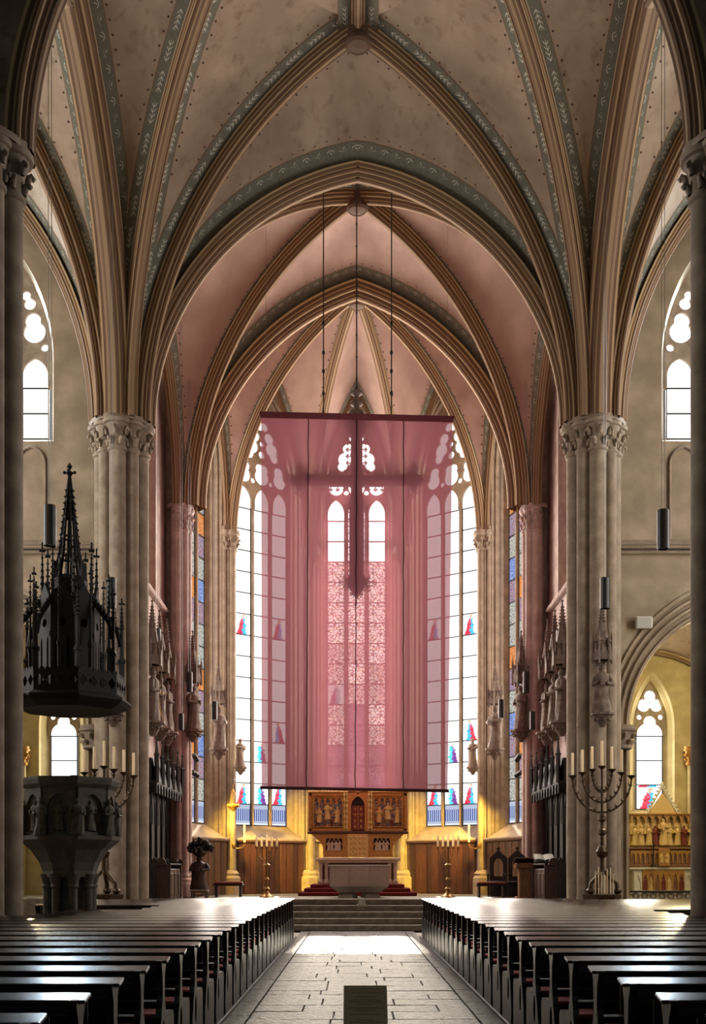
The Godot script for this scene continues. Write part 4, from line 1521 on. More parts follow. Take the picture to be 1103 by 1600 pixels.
func make_pews() -> void:
	var bank := {}
	for sx in [-1.0, 1.0]:
		var label := "dark varnished pew, %s row from the chancel steps, on the pulpit side" if sx < 0 else "dark varnished pew, %s row from the chancel steps, opposite the pulpit"
		var group := "pews on the pulpit side of the aisle" if sx < 0 else "pews opposite the pulpit"
		for k in 26:
			var d := 4.82 + 0.83 * k
			var far := 6.7
			if d > 16.0 and d < 18.8:
				far = 4.78
			elif sx < 0 and d > 18.0 and d < 20.9:
				far = 3.7
			elif d >= 18.0:
				far = 6.2 if sx < 0 else 7.7
			if d > 25.0:
				far = 4.9
			var L := far - 1.49
			var kk := "%.2f" % L
			var at := P3(-1.49 if sx < 0 else 1.49, 0.05, d)
			var o: Node3D
			if bank.has(kk):
				o = again(bank[kk], at)
			else:
				o = pew(L, "pew")
				bank[kk] = o
			o.transform = Transform3D(Basis.from_scale(Vector3(sx, 1, 1)), at)
			o.set_meta("label", label % ordinal(26 - k))
			o.set_meta("group", group)
		var pl := thing("floor_platform_%d" % (1 if sx < 0 else 2), "low dark boarded platform under the pews " + ("on the pulpit side" if sx < 0 else "opposite the pulpit"), "platform", Vector3.ZERO, 0.0, "", "structure")
		for j in 8:
			var m := MB.new()
			m.box(P3(sx * (1.47 + 6.3 * (j + 0.5) / 8.0), 0.022, 15.4), Vector3(6.3 / 8.0 - 0.006, 0.052, 23.0), 0.008)
			part(pl, "board", m, mats["pew_wood"])


# ---- statues

func figure_mesh(h: float, v := 0) -> MB:
	# draped standing figure facing +z
	var m := MB.new()
	var rows := 22
	var seg := 20
	var pts := PackedVector3Array()
	var prof := [[0.0, 0.17], [0.05, 0.165], [0.3, 0.135], [0.5, 0.13], [0.62, 0.14], [0.72, 0.145], [0.79, 0.13], [0.825, 0.07], [0.85, 0.045], [0.87, 0.062], [0.9, 0.074], [0.945, 0.074], [0.975, 0.055], [1.0, 0.004]]
	var sway := 0.03 * (1 if v % 2 == 0 else -1)
	for j in rows + 1:
		var t := pow(j / float(rows), 0.8)
		var r := 0.004
		for k in prof.size() - 1:
			if t >= prof[k][0] and t <= prof[k + 1][0]:
				r = lerpf(prof[k][1], prof[k + 1][1], (t - prof[k][0]) / (prof[k + 1][0] - prof[k][0]))
		for i in seg + 1:
			var a := -TAU * i / seg
			var fold := 1.0
			var sx := 1.0
			var sz := 0.78
			if t < 0.8:
				fold = 1.0 + (0.09 + 0.05 * (1.0 - t)) * sin(a * (7 + v % 3) + t * 6.0 + v) * (1.0 - t * 0.7)
				sx = 1.12
			var x := cos(a) * r * fold * sx + sway * sin(t * PI)
			var z := sin(a) * r * fold * sz
			if t > 0.87 and t < 0.96 and sin(a) > 0.85:
				z += 0.006
			pts.append(Vector3(x, t, z) * h)
	m.grid(pts, seg + 1, rows + 1, PackedVector2Array(), true)
	for s in [-1.0, 1.0]:
		var el := Vector3(s * 0.19, 0.56 + 0.02 * v, 0.03)
		var ha := Vector3(s * 0.05, 0.62 + 0.03 * s * (1 if v % 2 == 0 else -1), 0.15)
		var arm := []
		var rd := []
		for q in [Vector3(s * 0.12, 0.77, 0.0), Vector3(s * 0.17, 0.67, 0.0), el, el.lerp(ha, 0.6), ha]:
			arm.append(q * h)
		for q in [0.05, 0.055, 0.05, 0.04, 0.02]:
			rd.append(q * h)
		m.tube(arm, rd, 7)
	if v % 3 == 0:
		m.tube([Vector3(0.1, 0.02, 0.15) * h, Vector3(0.09, 0.5, 0.16) * h, Vector3(0.08, 1.0, 0.14) * h], 0.012 * h, 5)
	elif v % 3 == 1:
		m.box(Vector3(-0.03, 0.6, 0.17) * h, Vector3(0.1, 0.13, 0.04) * h, 0.008)
	return m


func console_mesh(r: float, h: float) -> MB:
	var m := MB.new()
	m.prism([Vector2(0, 0), Vector2(r * 0.2, 0), Vector2(r * 0.28, h * 0.12), Vector2(r * 0.45, h * 0.35), Vector2(r * 0.5, h * 0.4), Vector2(r * 0.8, h * 0.7), Vector2(r * 0.78, h * 0.76), Vector2(r, h * 0.84), Vector2(r, h), Vector2(0, h)], 8, Vector3.ZERO, PI / 8)
	for k in 8:
		var a := TAU * k / 8.0
		m.ball(Vector3(cos(a) * r * 0.62, h * 0.52, sin(a) * r * 0.62), Vector3(r * 0.16, h * 0.12, r * 0.16), 6, 4)
	return m


func canopy_mesh(r: float, h: float) -> MB:
	# gabled canopy with crocketed spire; base at y = 0
	var m := MB.new()
	m.prism([Vector2(r * 0.7, 0.02), Vector2(r, 0.0), Vector2(r, h * 0.09), Vector2(r * 0.86, h * 0.11), Vector2(r * 0.8, h * 0.3), Vector2(r * 0.9, h * 0.31), Vector2(r * 0.9, h * 0.34), Vector2(r * 0.62, h * 0.36), Vector2(r * 0.36, h * 0.6), Vector2(r * 0.4, h * 0.61), Vector2(r * 0.3, h * 0.63), Vector2(r * 0.05, h * 0.97), Vector2(0, h * 0.98)], 6)
	for k in 6:
		var a := TAU * k / 6.0
		var c := Vector3(cos(a) * r * 0.95, 0, sin(a) * r * 0.95)
		m.prism([Vector2(r * 0.1, -h * 0.05), Vector2(r * 0.12, 0), Vector2(r * 0.1, h * 0.3), Vector2(r * 0.14, h * 0.31), Vector2(0.0, h * 0.5)], 4, c, a)
		var b := a + TAU / 12.0
		var g := Vector3(cos(b), 0, sin(b)) * r * 0.88
		var u := Vector3(-sin(b), 0, cos(b)) * r * 0.42
		m.tri(g - u + Vector3.UP * h * 0.08, g + u + Vector3.UP * h * 0.08, g + Vector3.UP * h * 0.27)
		m.ball(g + Vector3.UP * h * 0.29, Vector3.ONE * r * 0.1, 6, 4)
		for i in 6:
			var t := i / 6.0
			m.ball(Vector3(cos(a), 0, sin(a)) * r * lerpf(0.34, 0.08, t) + Vector3.UP * h * lerpf(0.64, 0.94, t), Vector3(r * 0.09, h * 0.012, r * 0.09), 5, 3)
	m.ball(Vector3.UP * h * 0.98, Vector3(r * 0.14, h * 0.02, r * 0.14), 6, 4)
	return m


func niche_statue(label: String, at: Vector3, turn: float, h: float, v: int, spire: float, mk := "statue") -> void:
	var o := thing("niche_statue", label, "statue", at, turn)
	part(o, "console", console_mesh(h * 0.24, h * 0.28), mats[mk], Transform3D(Basis.IDENTITY, Vector3(0, -h * 0.28, 0)))
	part(o, "figure", figure_mesh(h, v), mats[mk])
	if spire > 0.0:
		part(o, "canopy", canopy_mesh(h * 0.2, spire), mats["statue"], Transform3D(Basis.IDENTITY, Vector3(0, h * 1.06, -0.02)))


# ---- pulpit

func make_pulpit() -> void:
	var at := P3(-5.0, 0, 19.35)
	var o := thing("pulpit", "octagonal stone pulpit with carved panels on a cluster of columns", "pulpit", at)
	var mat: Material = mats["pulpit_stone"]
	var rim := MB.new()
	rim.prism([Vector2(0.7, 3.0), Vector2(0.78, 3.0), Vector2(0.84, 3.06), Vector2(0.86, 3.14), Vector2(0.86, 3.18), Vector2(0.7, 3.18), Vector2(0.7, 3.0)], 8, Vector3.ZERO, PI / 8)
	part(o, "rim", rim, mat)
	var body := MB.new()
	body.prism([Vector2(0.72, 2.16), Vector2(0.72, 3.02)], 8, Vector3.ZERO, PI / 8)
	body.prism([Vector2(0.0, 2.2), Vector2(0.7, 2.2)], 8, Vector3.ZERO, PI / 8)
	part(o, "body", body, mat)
	var pm := MB.new()
	pm.plate(func(p: Vector2) -> float:
		var d := maxf(absf(p.x) - 0.27, absf(p.y - 0.41) - 0.41)
		return maxf(d, -lancet(p, 0, 0.2, 0.08, 0.45, 0.72)), Rect2(-0.3, -0.03, 0.6, 0.88), 0.03, -0.02, 0.05)
	var panel := pm.mesh()
	var relief := figure_mesh(0.52, 1).mesh()
	var guard := figure_mesh(0.62, 0).mesh()
	for k in 8:
		var a := TAU * k / 8.0
		var dir := Vector3(cos(a), 0, sin(a))
		var xf := facing(dir * 0.665 + Vector3.UP * 2.18, dir)
		var q := part(o, "panel", panel, mat, xf)
		part(q, "relief_figure", relief, mat, Transform3D(Basis.IDENTITY, Vector3(0, 0.1, 0.0)))
		var b := a + PI / 8
		var d2 := Vector3(cos(b), 0, sin(b))
		part(o, "corner_figure", guard, mat, facing(d2 * 0.8 + Vector3.UP * 2.2, d2))
	var low := MB.new()
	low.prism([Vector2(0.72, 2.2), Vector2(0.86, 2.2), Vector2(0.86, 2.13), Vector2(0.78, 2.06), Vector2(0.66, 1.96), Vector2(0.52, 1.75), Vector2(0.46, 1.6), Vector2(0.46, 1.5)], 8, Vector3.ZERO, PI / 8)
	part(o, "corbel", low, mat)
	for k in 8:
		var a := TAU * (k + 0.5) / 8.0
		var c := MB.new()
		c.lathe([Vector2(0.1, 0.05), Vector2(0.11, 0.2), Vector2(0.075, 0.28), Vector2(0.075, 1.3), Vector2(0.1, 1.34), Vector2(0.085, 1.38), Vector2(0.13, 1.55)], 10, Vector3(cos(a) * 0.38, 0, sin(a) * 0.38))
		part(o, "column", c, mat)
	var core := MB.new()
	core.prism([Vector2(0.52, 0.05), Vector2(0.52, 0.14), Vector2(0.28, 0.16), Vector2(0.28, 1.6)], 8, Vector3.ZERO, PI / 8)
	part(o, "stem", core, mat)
	# sounding board
	var s := thing("pulpit_canopy", "black carved pulpit canopy with pinnacles and tall openwork spire", "pulpit canopy", P3(-5.02, 0, 19.4))
	var bk: Material = mats["black_oak"]
	var sl := MB.new()
	sl.prism([Vector2(0, 4.4), Vector2(0.85, 4.36), Vector2(1.02, 4.44), Vector2(1.08, 4.5), Vector2(1.08, 4.54), Vector2(0.98, 4.6), Vector2(0.0, 4.62)], 8, Vector3.ZERO, PI / 8)
	part(s, "sounding_board", sl, bk)
	var stay := MB.new()
	stay.box(Vector3(-0.6, 4.5, 1.2), Vector3(0.12, 0.12, 2.2), 0.02)
	part(s, "bracket", stay, bk)
	var gal := MB.new()
	gal.plate(func(p: Vector2) -> float:
		var d := maxf(absf(p.x) - 0.37, maxf(-p.y, p.y - 0.34))
		var q := Vector2(fposmod(p.x + 0.37, 0.185) - 0.0925, p.y - 0.17)
		d = maxf(d, -(maxf(absf(q.x) * 1.2 + absf(q.y), 0.0) - 0.1))
		var t := Vector2(fposmod(p.x + 0.37, 0.0925) - 0.046, p.y - 0.36)
		return minf(d, maxf(t.length() - 0.035, absf(p.x) - 0.36)), Rect2(-0.4, -0.02, 0.8, 0.46), 0.025, -0.015, 0.015)
	var gmesh := gal.mesh()
	var pin := MB.new()
	pin.prism([Vector2(0.05, 0), Vector2(0.05, 0.6), Vector2(0.07, 0.62), Vector2(0.07, 0.66), Vector2(0.035, 0.7), Vector2(0.028, 1.15), Vector2(0.045, 1.17), Vector2(0.03, 1.2), Vector2(0.012, 1.55), Vector2(0, 1.56)], 4, Vector3.ZERO, 0.4)
	for k in 5:
		pin.box(Vector3(0, 1.22 + k * 0.07, 0), Vector3(0.07 - k * 0.008, 0.02, 0.07 - k * 0.008))
	pin.box(Vector3(0, 1.58, 0), Vector3(0.11, 0.025, 0.025))
	pin.box(Vector3(0, 1.58, 0), Vector3(0.025, 0.025, 0.11))
	pin.box(Vector3(0, 1.62, 0), Vector3(0.025, 0.1, 0.025))
	var pmesh := pin.mesh()
	var win := MB.new()
	win.plate(func(p: Vector2) -> float:
		var d := maxf(absf(p.x) - 0.2, maxf(-p.y, p.y - (1.9 - absf(p.x) * 1.6)))
		for cx in [-0.1, 0.1]:
			d = maxf(d, -lancet(p, cx, 0.028, 0.1, 0.85, 1.0))
		return maxf(d, -(p.distance_to(Vector2(0, 1.22)) - 0.07)), Rect2(-0.24, -0.03, 0.48, 2.0), 0.025, -0.02, 0.02)
	var wmesh := win.mesh()
	for k in 8:
		var a := TAU * k / 8.0
		var dir := Vector3(cos(a), 0, sin(a))
		part(s, "gallery_panel", gmesh, bk, facing(dir * 0.88 + Vector3.UP * 4.6, dir))
		part(s, "window_panel", wmesh, bk, facing(dir * 0.46 + Vector3.UP * 4.6, dir))
		var b := a + PI / 8
		var d2 := Vector3(cos(b), 0, sin(b))
		part(s, "outer_pinnacle", pmesh, bk, Transform3D(Basis(Vector3.UP, -b) * Basis.from_scale(Vector3(1, 1.08, 1)), d2 * 0.9 + Vector3.UP * 4.6))
		part(s, "inner_pinnacle", pmesh, bk, Transform3D(Basis(Vector3.UP, -b) * Basis.from_scale(Vector3(0.95, 1.58, 0.95)), d2 * 0.46 + Vector3.UP * 4.6))
		part(s, "middle_pinnacle", pmesh, bk, Transform3D(Basis(Vector3.UP, -a) * Basis.from_scale(Vector3(0.8, 1.28, 0.8)), dir * 0.68 + Vector3.UP * 4.6))
		var fb := MB.new()
		var path := []
		for i in 9:
			var t := i / 8.0
			path.append(d2 * lerpf(0.88, 0.42, t) + Vector3.UP * (5.55 + 0.75 * sqrt(t) - 0.06 * sin(t * PI)))
		fb.tube(path, 0.04, 5)
		for i in range(1, 8):
			fb.ball(path[i] + Vector3.UP * 0.07, Vector3.ONE * 0.04, 5, 4)
		part(s, "flying_buttress", fb, bk)
	var drum := MB.new()
	drum.prism([Vector2(0.38, 4.6), Vector2(0.38, 5.5)], 8, Vector3.ZERO, PI / 8)
	for k in 8:
		var a := TAU * (k + 0.5) / 8.0
		drum.prism([Vector2(0.05, 5.4), Vector2(0.045, 6.5), Vector2(0.03, 6.95)], 4, Vector3(cos(a), 0, sin(a)) * 0.26)
	drum.prism([Vector2(0.36, 6.0), Vector2(0.36, 6.12), Vector2(0.3, 6.16)], 8, Vector3.ZERO, PI / 8)
	drum.prism([Vector2(0.3, 6.45), Vector2(0.31, 6.62), Vector2(0.2, 6.7)], 8, Vector3.ZERO, PI / 8)
	part(s, "lantern_tower", drum, bk)
	var sp := MB.new()
	for k in 8:
		var a := TAU * (k + 0.5) / 8.0
		var e := Vector3(cos(a), 0, sin(a))
		sp.tube([e * 0.27 + Vector3.UP * 6.6, e * 0.17 + Vector3.UP * 7.1, e * 0.1 + Vector3.UP * 7.7, e * 0.02 + Vector3.UP * 8.42], [0.03, 0.026, 0.02, 0.012], 5)
		for i in 13:
			var t := i / 13.0
			sp.ball(e * (lerpf(0.2, 0.03, t) + 0.02) + Vector3.UP * lerpf(6.85, 8.3, t), Vector3(0.026, 0.018, 0.026), 5, 3)
	for y in [7.0, 7.35, 7.7, 8.0]:
		sp.prism([Vector2(lerpf(0.2, 0.05, (y - 6.9) / 1.4), y), Vector2(lerpf(0.2, 0.05, (y - 6.9) / 1.4), y + 0.04)], 8, Vector3.ZERO, PI / 8)
	sp.prism([Vector2(0.08, 7.7), Vector2(0.012, 8.42), Vector2(0, 8.44)], 8)
	part(s, "spire", sp, bk)
	var fin := MB.new()
	fin.prism([Vector2(0.02, 8.4), Vector2(0.03, 8.44), Vector2(0.075, 8.5), Vector2(0.02, 8.53), Vector2(0.02, 8.56), Vector2(0.05, 8.6), Vector2(0.0, 8.68)], 8)
	for k in 4:
		var a := TAU * k / 4.0
		fin.ball(Vector3(cos(a) * 0.09, 8.5, sin(a) * 0.09), Vector3.ONE * 0.03, 6, 4)
	part(s, "finial", fin, bk)


# ---- high altar

func relief_mat(key: String, cols: Array, sd: int) -> StandardMaterial3D:
	var offs := []
	for i in cols.size():
		offs.append(0.22 + 0.56 * i / (cols.size() - 1.0))
	var m := base_mat(0.6)
	m.albedo_texture = noise_tex(0.02, cols, offs, sd, 256, 3)
	m.uv1_triplanar = true
	m.uv1_scale = Vector3.ONE * 1.4
	mats[key] = m
	return m


func arcade_strip(m: MB, w: float, h: float, n: int, z0: float, z1: float) -> void:
	var cell := w / n
	m.plate(func(p: Vector2) -> float:
		var d := maxf(absf(p.x) - w * 0.5, maxf(-p.y, p.y - h))
		var q := Vector2(fposmod(p.x + w * 0.5, cell) - cell * 0.5, p.y)
		return maxf(d, -lancet(q, 0.0, cell * 0.36, -1.0, h * 0.35, h * 0.85)), Rect2(-w * 0.5 - 0.02, -0.02, w + 0.04, h + 0.04), minf(0.025, cell / 6.0), z0, z1)


func make_altar() -> void:
	relief_mat("painting_gold", [Color(0.22, 0.28, 0.4), Color(0.45, 0.48, 0.5), Color(0.8, 0.7, 0.45), Color(0.5, 0.3, 0.18)], 71)
	relief_mat("painting_red", [Color(0.24, 0.32, 0.45), Color(0.5, 0.5, 0.48), Color(0.8, 0.66, 0.35), Color(0.66, 0.3, 0.14)], 73)
	# carpeted steps
	var st := thing("altar_steps", "three red-carpeted steps leading up to the high altar", "steps", P3(0.02, 0, 35.2))
	for i in 3:
		var m := MB.new()
		m.box(Vector3(0, FL + 0.06 + i * 0.12, -0.9 - 0.15 * i), Vector3(3.7 - i * 0.36, 0.12, 2.6 - i * 0.3), 0.02)
		part(st, "step", m, mats["carpet"])
	# altar table
	var b := FL + 0.36
	var t := thing("high_altar_table", "pale marble high altar table on columns under the gilded retable", "altar", P3(0.04, b, 36.5))
	var top := MB.new()
	top.box(Vector3(0, 0.8, 0), Vector3(2.74, 0.1, 1.0), 0.02)
	top.box(Vector3(0, 0.72, 0), Vector3(2.56, 0.08, 0.9), 0.02)
	part(t, "table_slab", top, mats["marble"])
	for x in [-1.2, -1.02, 1.02, 1.2]:
		var c := MB.new()
		c.box(Vector3(x, 0.06, 0.32), Vector3(0.17, 0.12, 0.17), 0.02)
		c.lathe([Vector2(0.075, 0.12), Vector2(0.055, 0.17), Vector2(0.055, 0.58), Vector2(0.085, 0.69)], 10, Vector3(x, 0, 0.32))
		part(t, "column", c, mats["marble"])
	var bl := MB.new()
	bl.box(Vector3(0, 0.36, -0.05), Vector3(2.3, 0.7, 0.6), 0.02)
	part(t, "core_block", bl, mats["oak_brown"])
	# retable
	var r := thing("high_altar_retable", "gilded carved winged retable with reliefs behind the high altar", "retable", P3(0.04, 2.05, 36.75))
	var pr := MB.new()
	pr.plate(func(p: Vector2) -> float:
		var w := 1.14 + 0.42 * pow(clampf((p.y - 0.3) / 0.48, 0.0, 1.0), 1.6)
		var d := maxf(absf(p.x) - w, maxf(-p.y, p.y - 0.78))
		for cx in [-0.78, 0.78]:
			d = maxf(d, -maxf(absf(p.x - cx) - 0.27, absf(p.y - 0.42) - 0.21))
		return d, Rect2(-1.7, -0.03, 3.4, 0.85), 0.04, -0.12, 0.12)
	var pp := part(r, "predella", pr, mats["gold"])
	for cx in [-0.78, 0.78]:
		var back := MB.new()
		back.box(Vector3(cx, 0.42, -0.02), Vector3(0.56, 0.44, 0.06))
		part(pp, "niche_back", back, mats["oak_dark"])
		for k in 4:
			part(pp, "niche_figure", figure_mesh(0.33, k), mats["marble"], Transform3D(Basis.IDENTITY, Vector3(cx - 0.18 + k * 0.12, 0.22, 0.06)))
		var fr := MB.new()
		fr.xf = Transform3D(Basis.IDENTITY, Vector3(cx, 0.53, 0.0))
		arcade_strip(fr, 0.54, 0.12, 4, 0.06, 0.1)
		part(pp, "niche_tracery", fr, mats["gold"])
	var cen := MB.new()
	cen.box(Vector3(0, 0.39, 0.1), Vector3(0.68, 0.78, 0.16), 0.02)
	for i in 4:
		for j in 4:
			cen.ball(Vector3(-0.225 + i * 0.15, 0.14 + j * 0.17, 0.19), Vector3(0.055, 0.065, 0.04), 6, 4)
	part(pp, "carved_centre", cen, mats["gilt_pale"])
	var cor := MB.new()
	cor.box(Vector3(0, 0.81, 0.03), Vector3(3.3, 0.09, 0.36), 0.03)
	part(r, "cornice", cor, mats["oak_brown"])
	for s in [-1.0, 1.0]:
		var cx: float = s * 0.98
		var bk := MB.new()
		bk.box(Vector3(cx, 1.48, -0.05), Vector3(1.28, 1.25, 0.1))
		var w := part(r, "relief_panel", bk, mats["painting_gold"] if s < 0 else mats["painting_red"])
		var fm := MB.new()
		fm.plate(func(p: Vector2) -> float:
			return maxf(maxf(absf(p.x) - 0.64, absf(p.y - 1.48) - 0.64), -maxf(absf(p.x) - 0.5, absf(p.y - 1.48) - 0.5)), Rect2(-0.7, 0.8, 1.4, 1.4), 0.1, 0.0, 0.12)
		var fo := MB.new()
		for q in [[0, 0.9, 1.28, 0.14], [0, 2.05, 1.28, 0.14], [-0.57, 1.48, 0.14, 1.29], [0.57, 1.48, 0.14, 1.29]]:
			fo.box(Vector3(cx + q[0], q[1], 0.05), Vector3(q[2], q[3], 0.16), 0.03)
		for q in [[0, 0.99, 1.04, 0.04], [0, 1.97, 1.04, 0.04], [-0.48, 1.48, 0.04, 1.0], [0.48, 1.48, 0.04, 1.0]]:
			fo.box(Vector3(cx + q[0], q[1], 0.1), Vector3(q[2], q[3], 0.1), 0.015)
		part(w, "frame", fo, mats["gold"])
		var ar := MB.new()
		ar.xf = Transform3D(Basis.IDENTITY, Vector3(cx, 1.72, 0.0))
		arcade_strip(ar, 0.94, 0.26, 5, 0.04, 0.1)
		part(w, "canopy_tracery", ar, mats["gold"])
		rng.seed = 40 + int(s)
		for k in 3:
			part(w, "relief_figure", figure_mesh(0.5 if k != 1 else 0.56, k), mats["gilt_pale"], Transform3D(Basis.IDENTITY, Vector3(cx - 0.3 + k * 0.3, 1.14 + (0.1 if k == 1 else 0.0), 0.06)))
		for k in 4:
			part(w, "kneeling_figure", figure_mesh(0.26, k), mats["oak_light"] if k % 2 else mats["carved_red"], Transform3D(Basis(Vector3.UP, 0.6), Vector3(cx - 0.36 + k * 0.24, 1.0, 0.07)))
		var col := MB.new()
		for x in [0.36, 0.44]:
			col.lathe([Vector2(0.03, 0.85), Vector2(0.03, 2.15)], 8, Vector3(s * x, 0, 0.14))
			for k in 7:
				col.ball(Vector3(s * x, 0.95 + k * 0.18, 0.17), Vector3(0.045, 0.06, 0.04), 6, 4)
		part(r, "pillar", col, mats["gilt_pale"])
		var edge := MB.new()
		edge.lathe([Vector2(0.035, 0.85), Vector2(0.035, 2.1), Vector2(0.0, 2.3)], 8, Vector3(s * 1.62, 0, 0.1))
		part(r, "edge_pillar", edge, mats["gilt_pale"])
	var sh := MB.new()
	sh.box(Vector3(0, 1.5, 0.0), Vector3(0.72, 1.3, 0.14), 0.02)
	part(r, "shrine_back", sh, mats["oak_dark"])
	var door := MB.new()
	door.box(Vector3(0, 1.28, 0.1), Vector3(0.42, 0.82, 0.08), 0.015)
	var dd := part(r, "tabernacle_door", door, mats["carved_red"])
	var dc := MB.new()
	dc.box(Vector3(0, 1.28, 0.15), Vector3(0.02, 0.78, 0.02))
	dc.box(Vector3(0, 1.42, 0.15), Vector3(0.4, 0.02, 0.02))
	for k in 8:
		dc.ball(Vector3((k % 2 - 0.5) * 0.2, 1.0 + (k / 2) * 0.19, 0.15), Vector3(0.04, 0.05, 0.02), 6, 4)
	part(dd, "relief", dc, mats["gold"])
	var ta := MB.new()
	ta.plate(func(p: Vector2) -> float:
		var d := maxf(absf(p.x) - 0.33, maxf(0.85 - p.y, p.y - 2.3))
		d = maxf(d, -lancet(p, 0, 0.22, 0.0, 1.66, 2.0))
		return maxf(d, -(p.distance_to(Vector2(0, 2.14)) - 0.07)), Rect2(-0.36, 0.8, 0.72, 1.55), 0.03, 0.08, 0.16)
	part(r, "tabernacle_frame", ta, mats["gold"])
	var cr := MB.new()
	for k in 33:
		var x := -1.6 + k * 0.1
		cr.prism([Vector2(0.03, 2.1), Vector2(0.045, 2.16), Vector2(0.0, 2.28)], 4, Vector3(x, 0, 0.08))
	cr.box(Vector3(0, 2.13, 0.04), Vector3(3.3, 0.06, 0.24), 0.015)
	part(r, "cresting", cr, mats["gold"])
	# free-standing altar
	var a := thing("free_standing_altar", "grey stone people's altar with tapered block in front of the retable", "altar", P3(0.06, FL, 32.9))
	var m2 := MB.new()
	m2.box(Vector3(0, 0.93, 0), Vector3(1.82, 0.06, 0.82), 0.012)
	part(a, "mensa", m2, mats["altar_stone"])
	var prof := [[-0.84, 0.9, 0.4], [0.84, 0.9, 0.4]]
	for k in 3:
		var x0 := -0.86 + k * 0.5733
		var q := MB.new()
		var tx := func(x: float) -> float: return x * 0.72
		var bulge: float = 0.42 + (0.05 if k == 1 else 0.0)
		q.face([Vector3(x0, 0.9, 0.36 if k == 0 else bulge), Vector3(x0 + 0.57, 0.9, 0.36 if k == 2 else bulge), Vector3(x0 + 0.57, 0.34, 0.36 if k == 2 else bulge), Vector3(x0, 0.34, 0.36 if k == 0 else bulge)], Vector3.BACK)
		q.face([Vector3(x0, 0.34, 0.36 if k == 0 else bulge), Vector3(x0 + 0.57, 0.34, 0.36 if k == 2 else bulge), Vector3(tx.call(x0 + 0.57), 0.16, 0.3), Vector3(tx.call(x0), 0.16, 0.3)], Vector3(0, -1, 1))
		part(a, "front_face", q, mats["altar_stone"])
	var blk := MB.new()
	blk.box(Vector3(0, 0.62, -0.02), Vector3(1.7, 0.56, 0.7))
	blk.box(Vector3(0, 0.25, 0.0), Vector3(1.24, 0.2, 0.56))
	part(a, "block", blk, mats["altar_stone"])
	for x in [-0.33, 0.33]:
		var f := MB.new()
		f.prism([Vector2(0.3, 0.0), Vector2(0.26, 0.1), Vector2(0.12, 0.2)], 6, Vector3(x, 0, 0))
		part(a, "foot", f, mats["altar_stone"])
	# small grey relic box on the top step
	var rb := thing("stone_block", "small pale stone block on the top chancel step", "block", P3(0.12, FL * 0.8, 31.02))
	var rbm := MB.new()
	rbm.box(Vector3(0, 0.1, 0), Vector3(0.2, 0.2, 0.12), 0.02)
	rbm.box(Vector3(0, 0.015, 0), Vector3(0.26, 0.03, 0.16), 0.008)
	part(rb, "body", rbm, mats["altar_stone"])
	# boarded panelling below the apse windows
	for i in [0, 1, 3, 4]:
		var c0 := apse_corner(i)
		var c1 := apse_corner(i + 1)
		var mid := (c0 + c1) * 0.5
		var p := thing("wall_panelling", "brown boarded panelling under the " + ["orange and blue window on the pulpit side", "pale window on the pulpit side", "", "pale window on the ambo side", "orange and blue window on the ambo side"][i], "panelling")
		p.transform = facing(P3(mid.x, FL, mid.y), Vector3(-mid.x, 0, mid.y - 34.45))
		for k in 11:
			var bd := MB.new()
			bd.box(Vector3(-1.2 + k * 0.24, 0.88, 0.06 + 0.012 * (k % 2)), Vector3(0.232, 1.72, 0.03), 0.008)
			part(p, "board", bd, mats["oak_brown"] if k % 3 else mats["oak_mid"])
		var rail := MB.new()
		rail.box(Vector3(0, 1.78, 0.07), Vector3(2.74, 0.08, 0.12), 0.02)
		part(p, "rail", rail, mats["oak_brown"])


# ---- choir: statues, stalls, seats

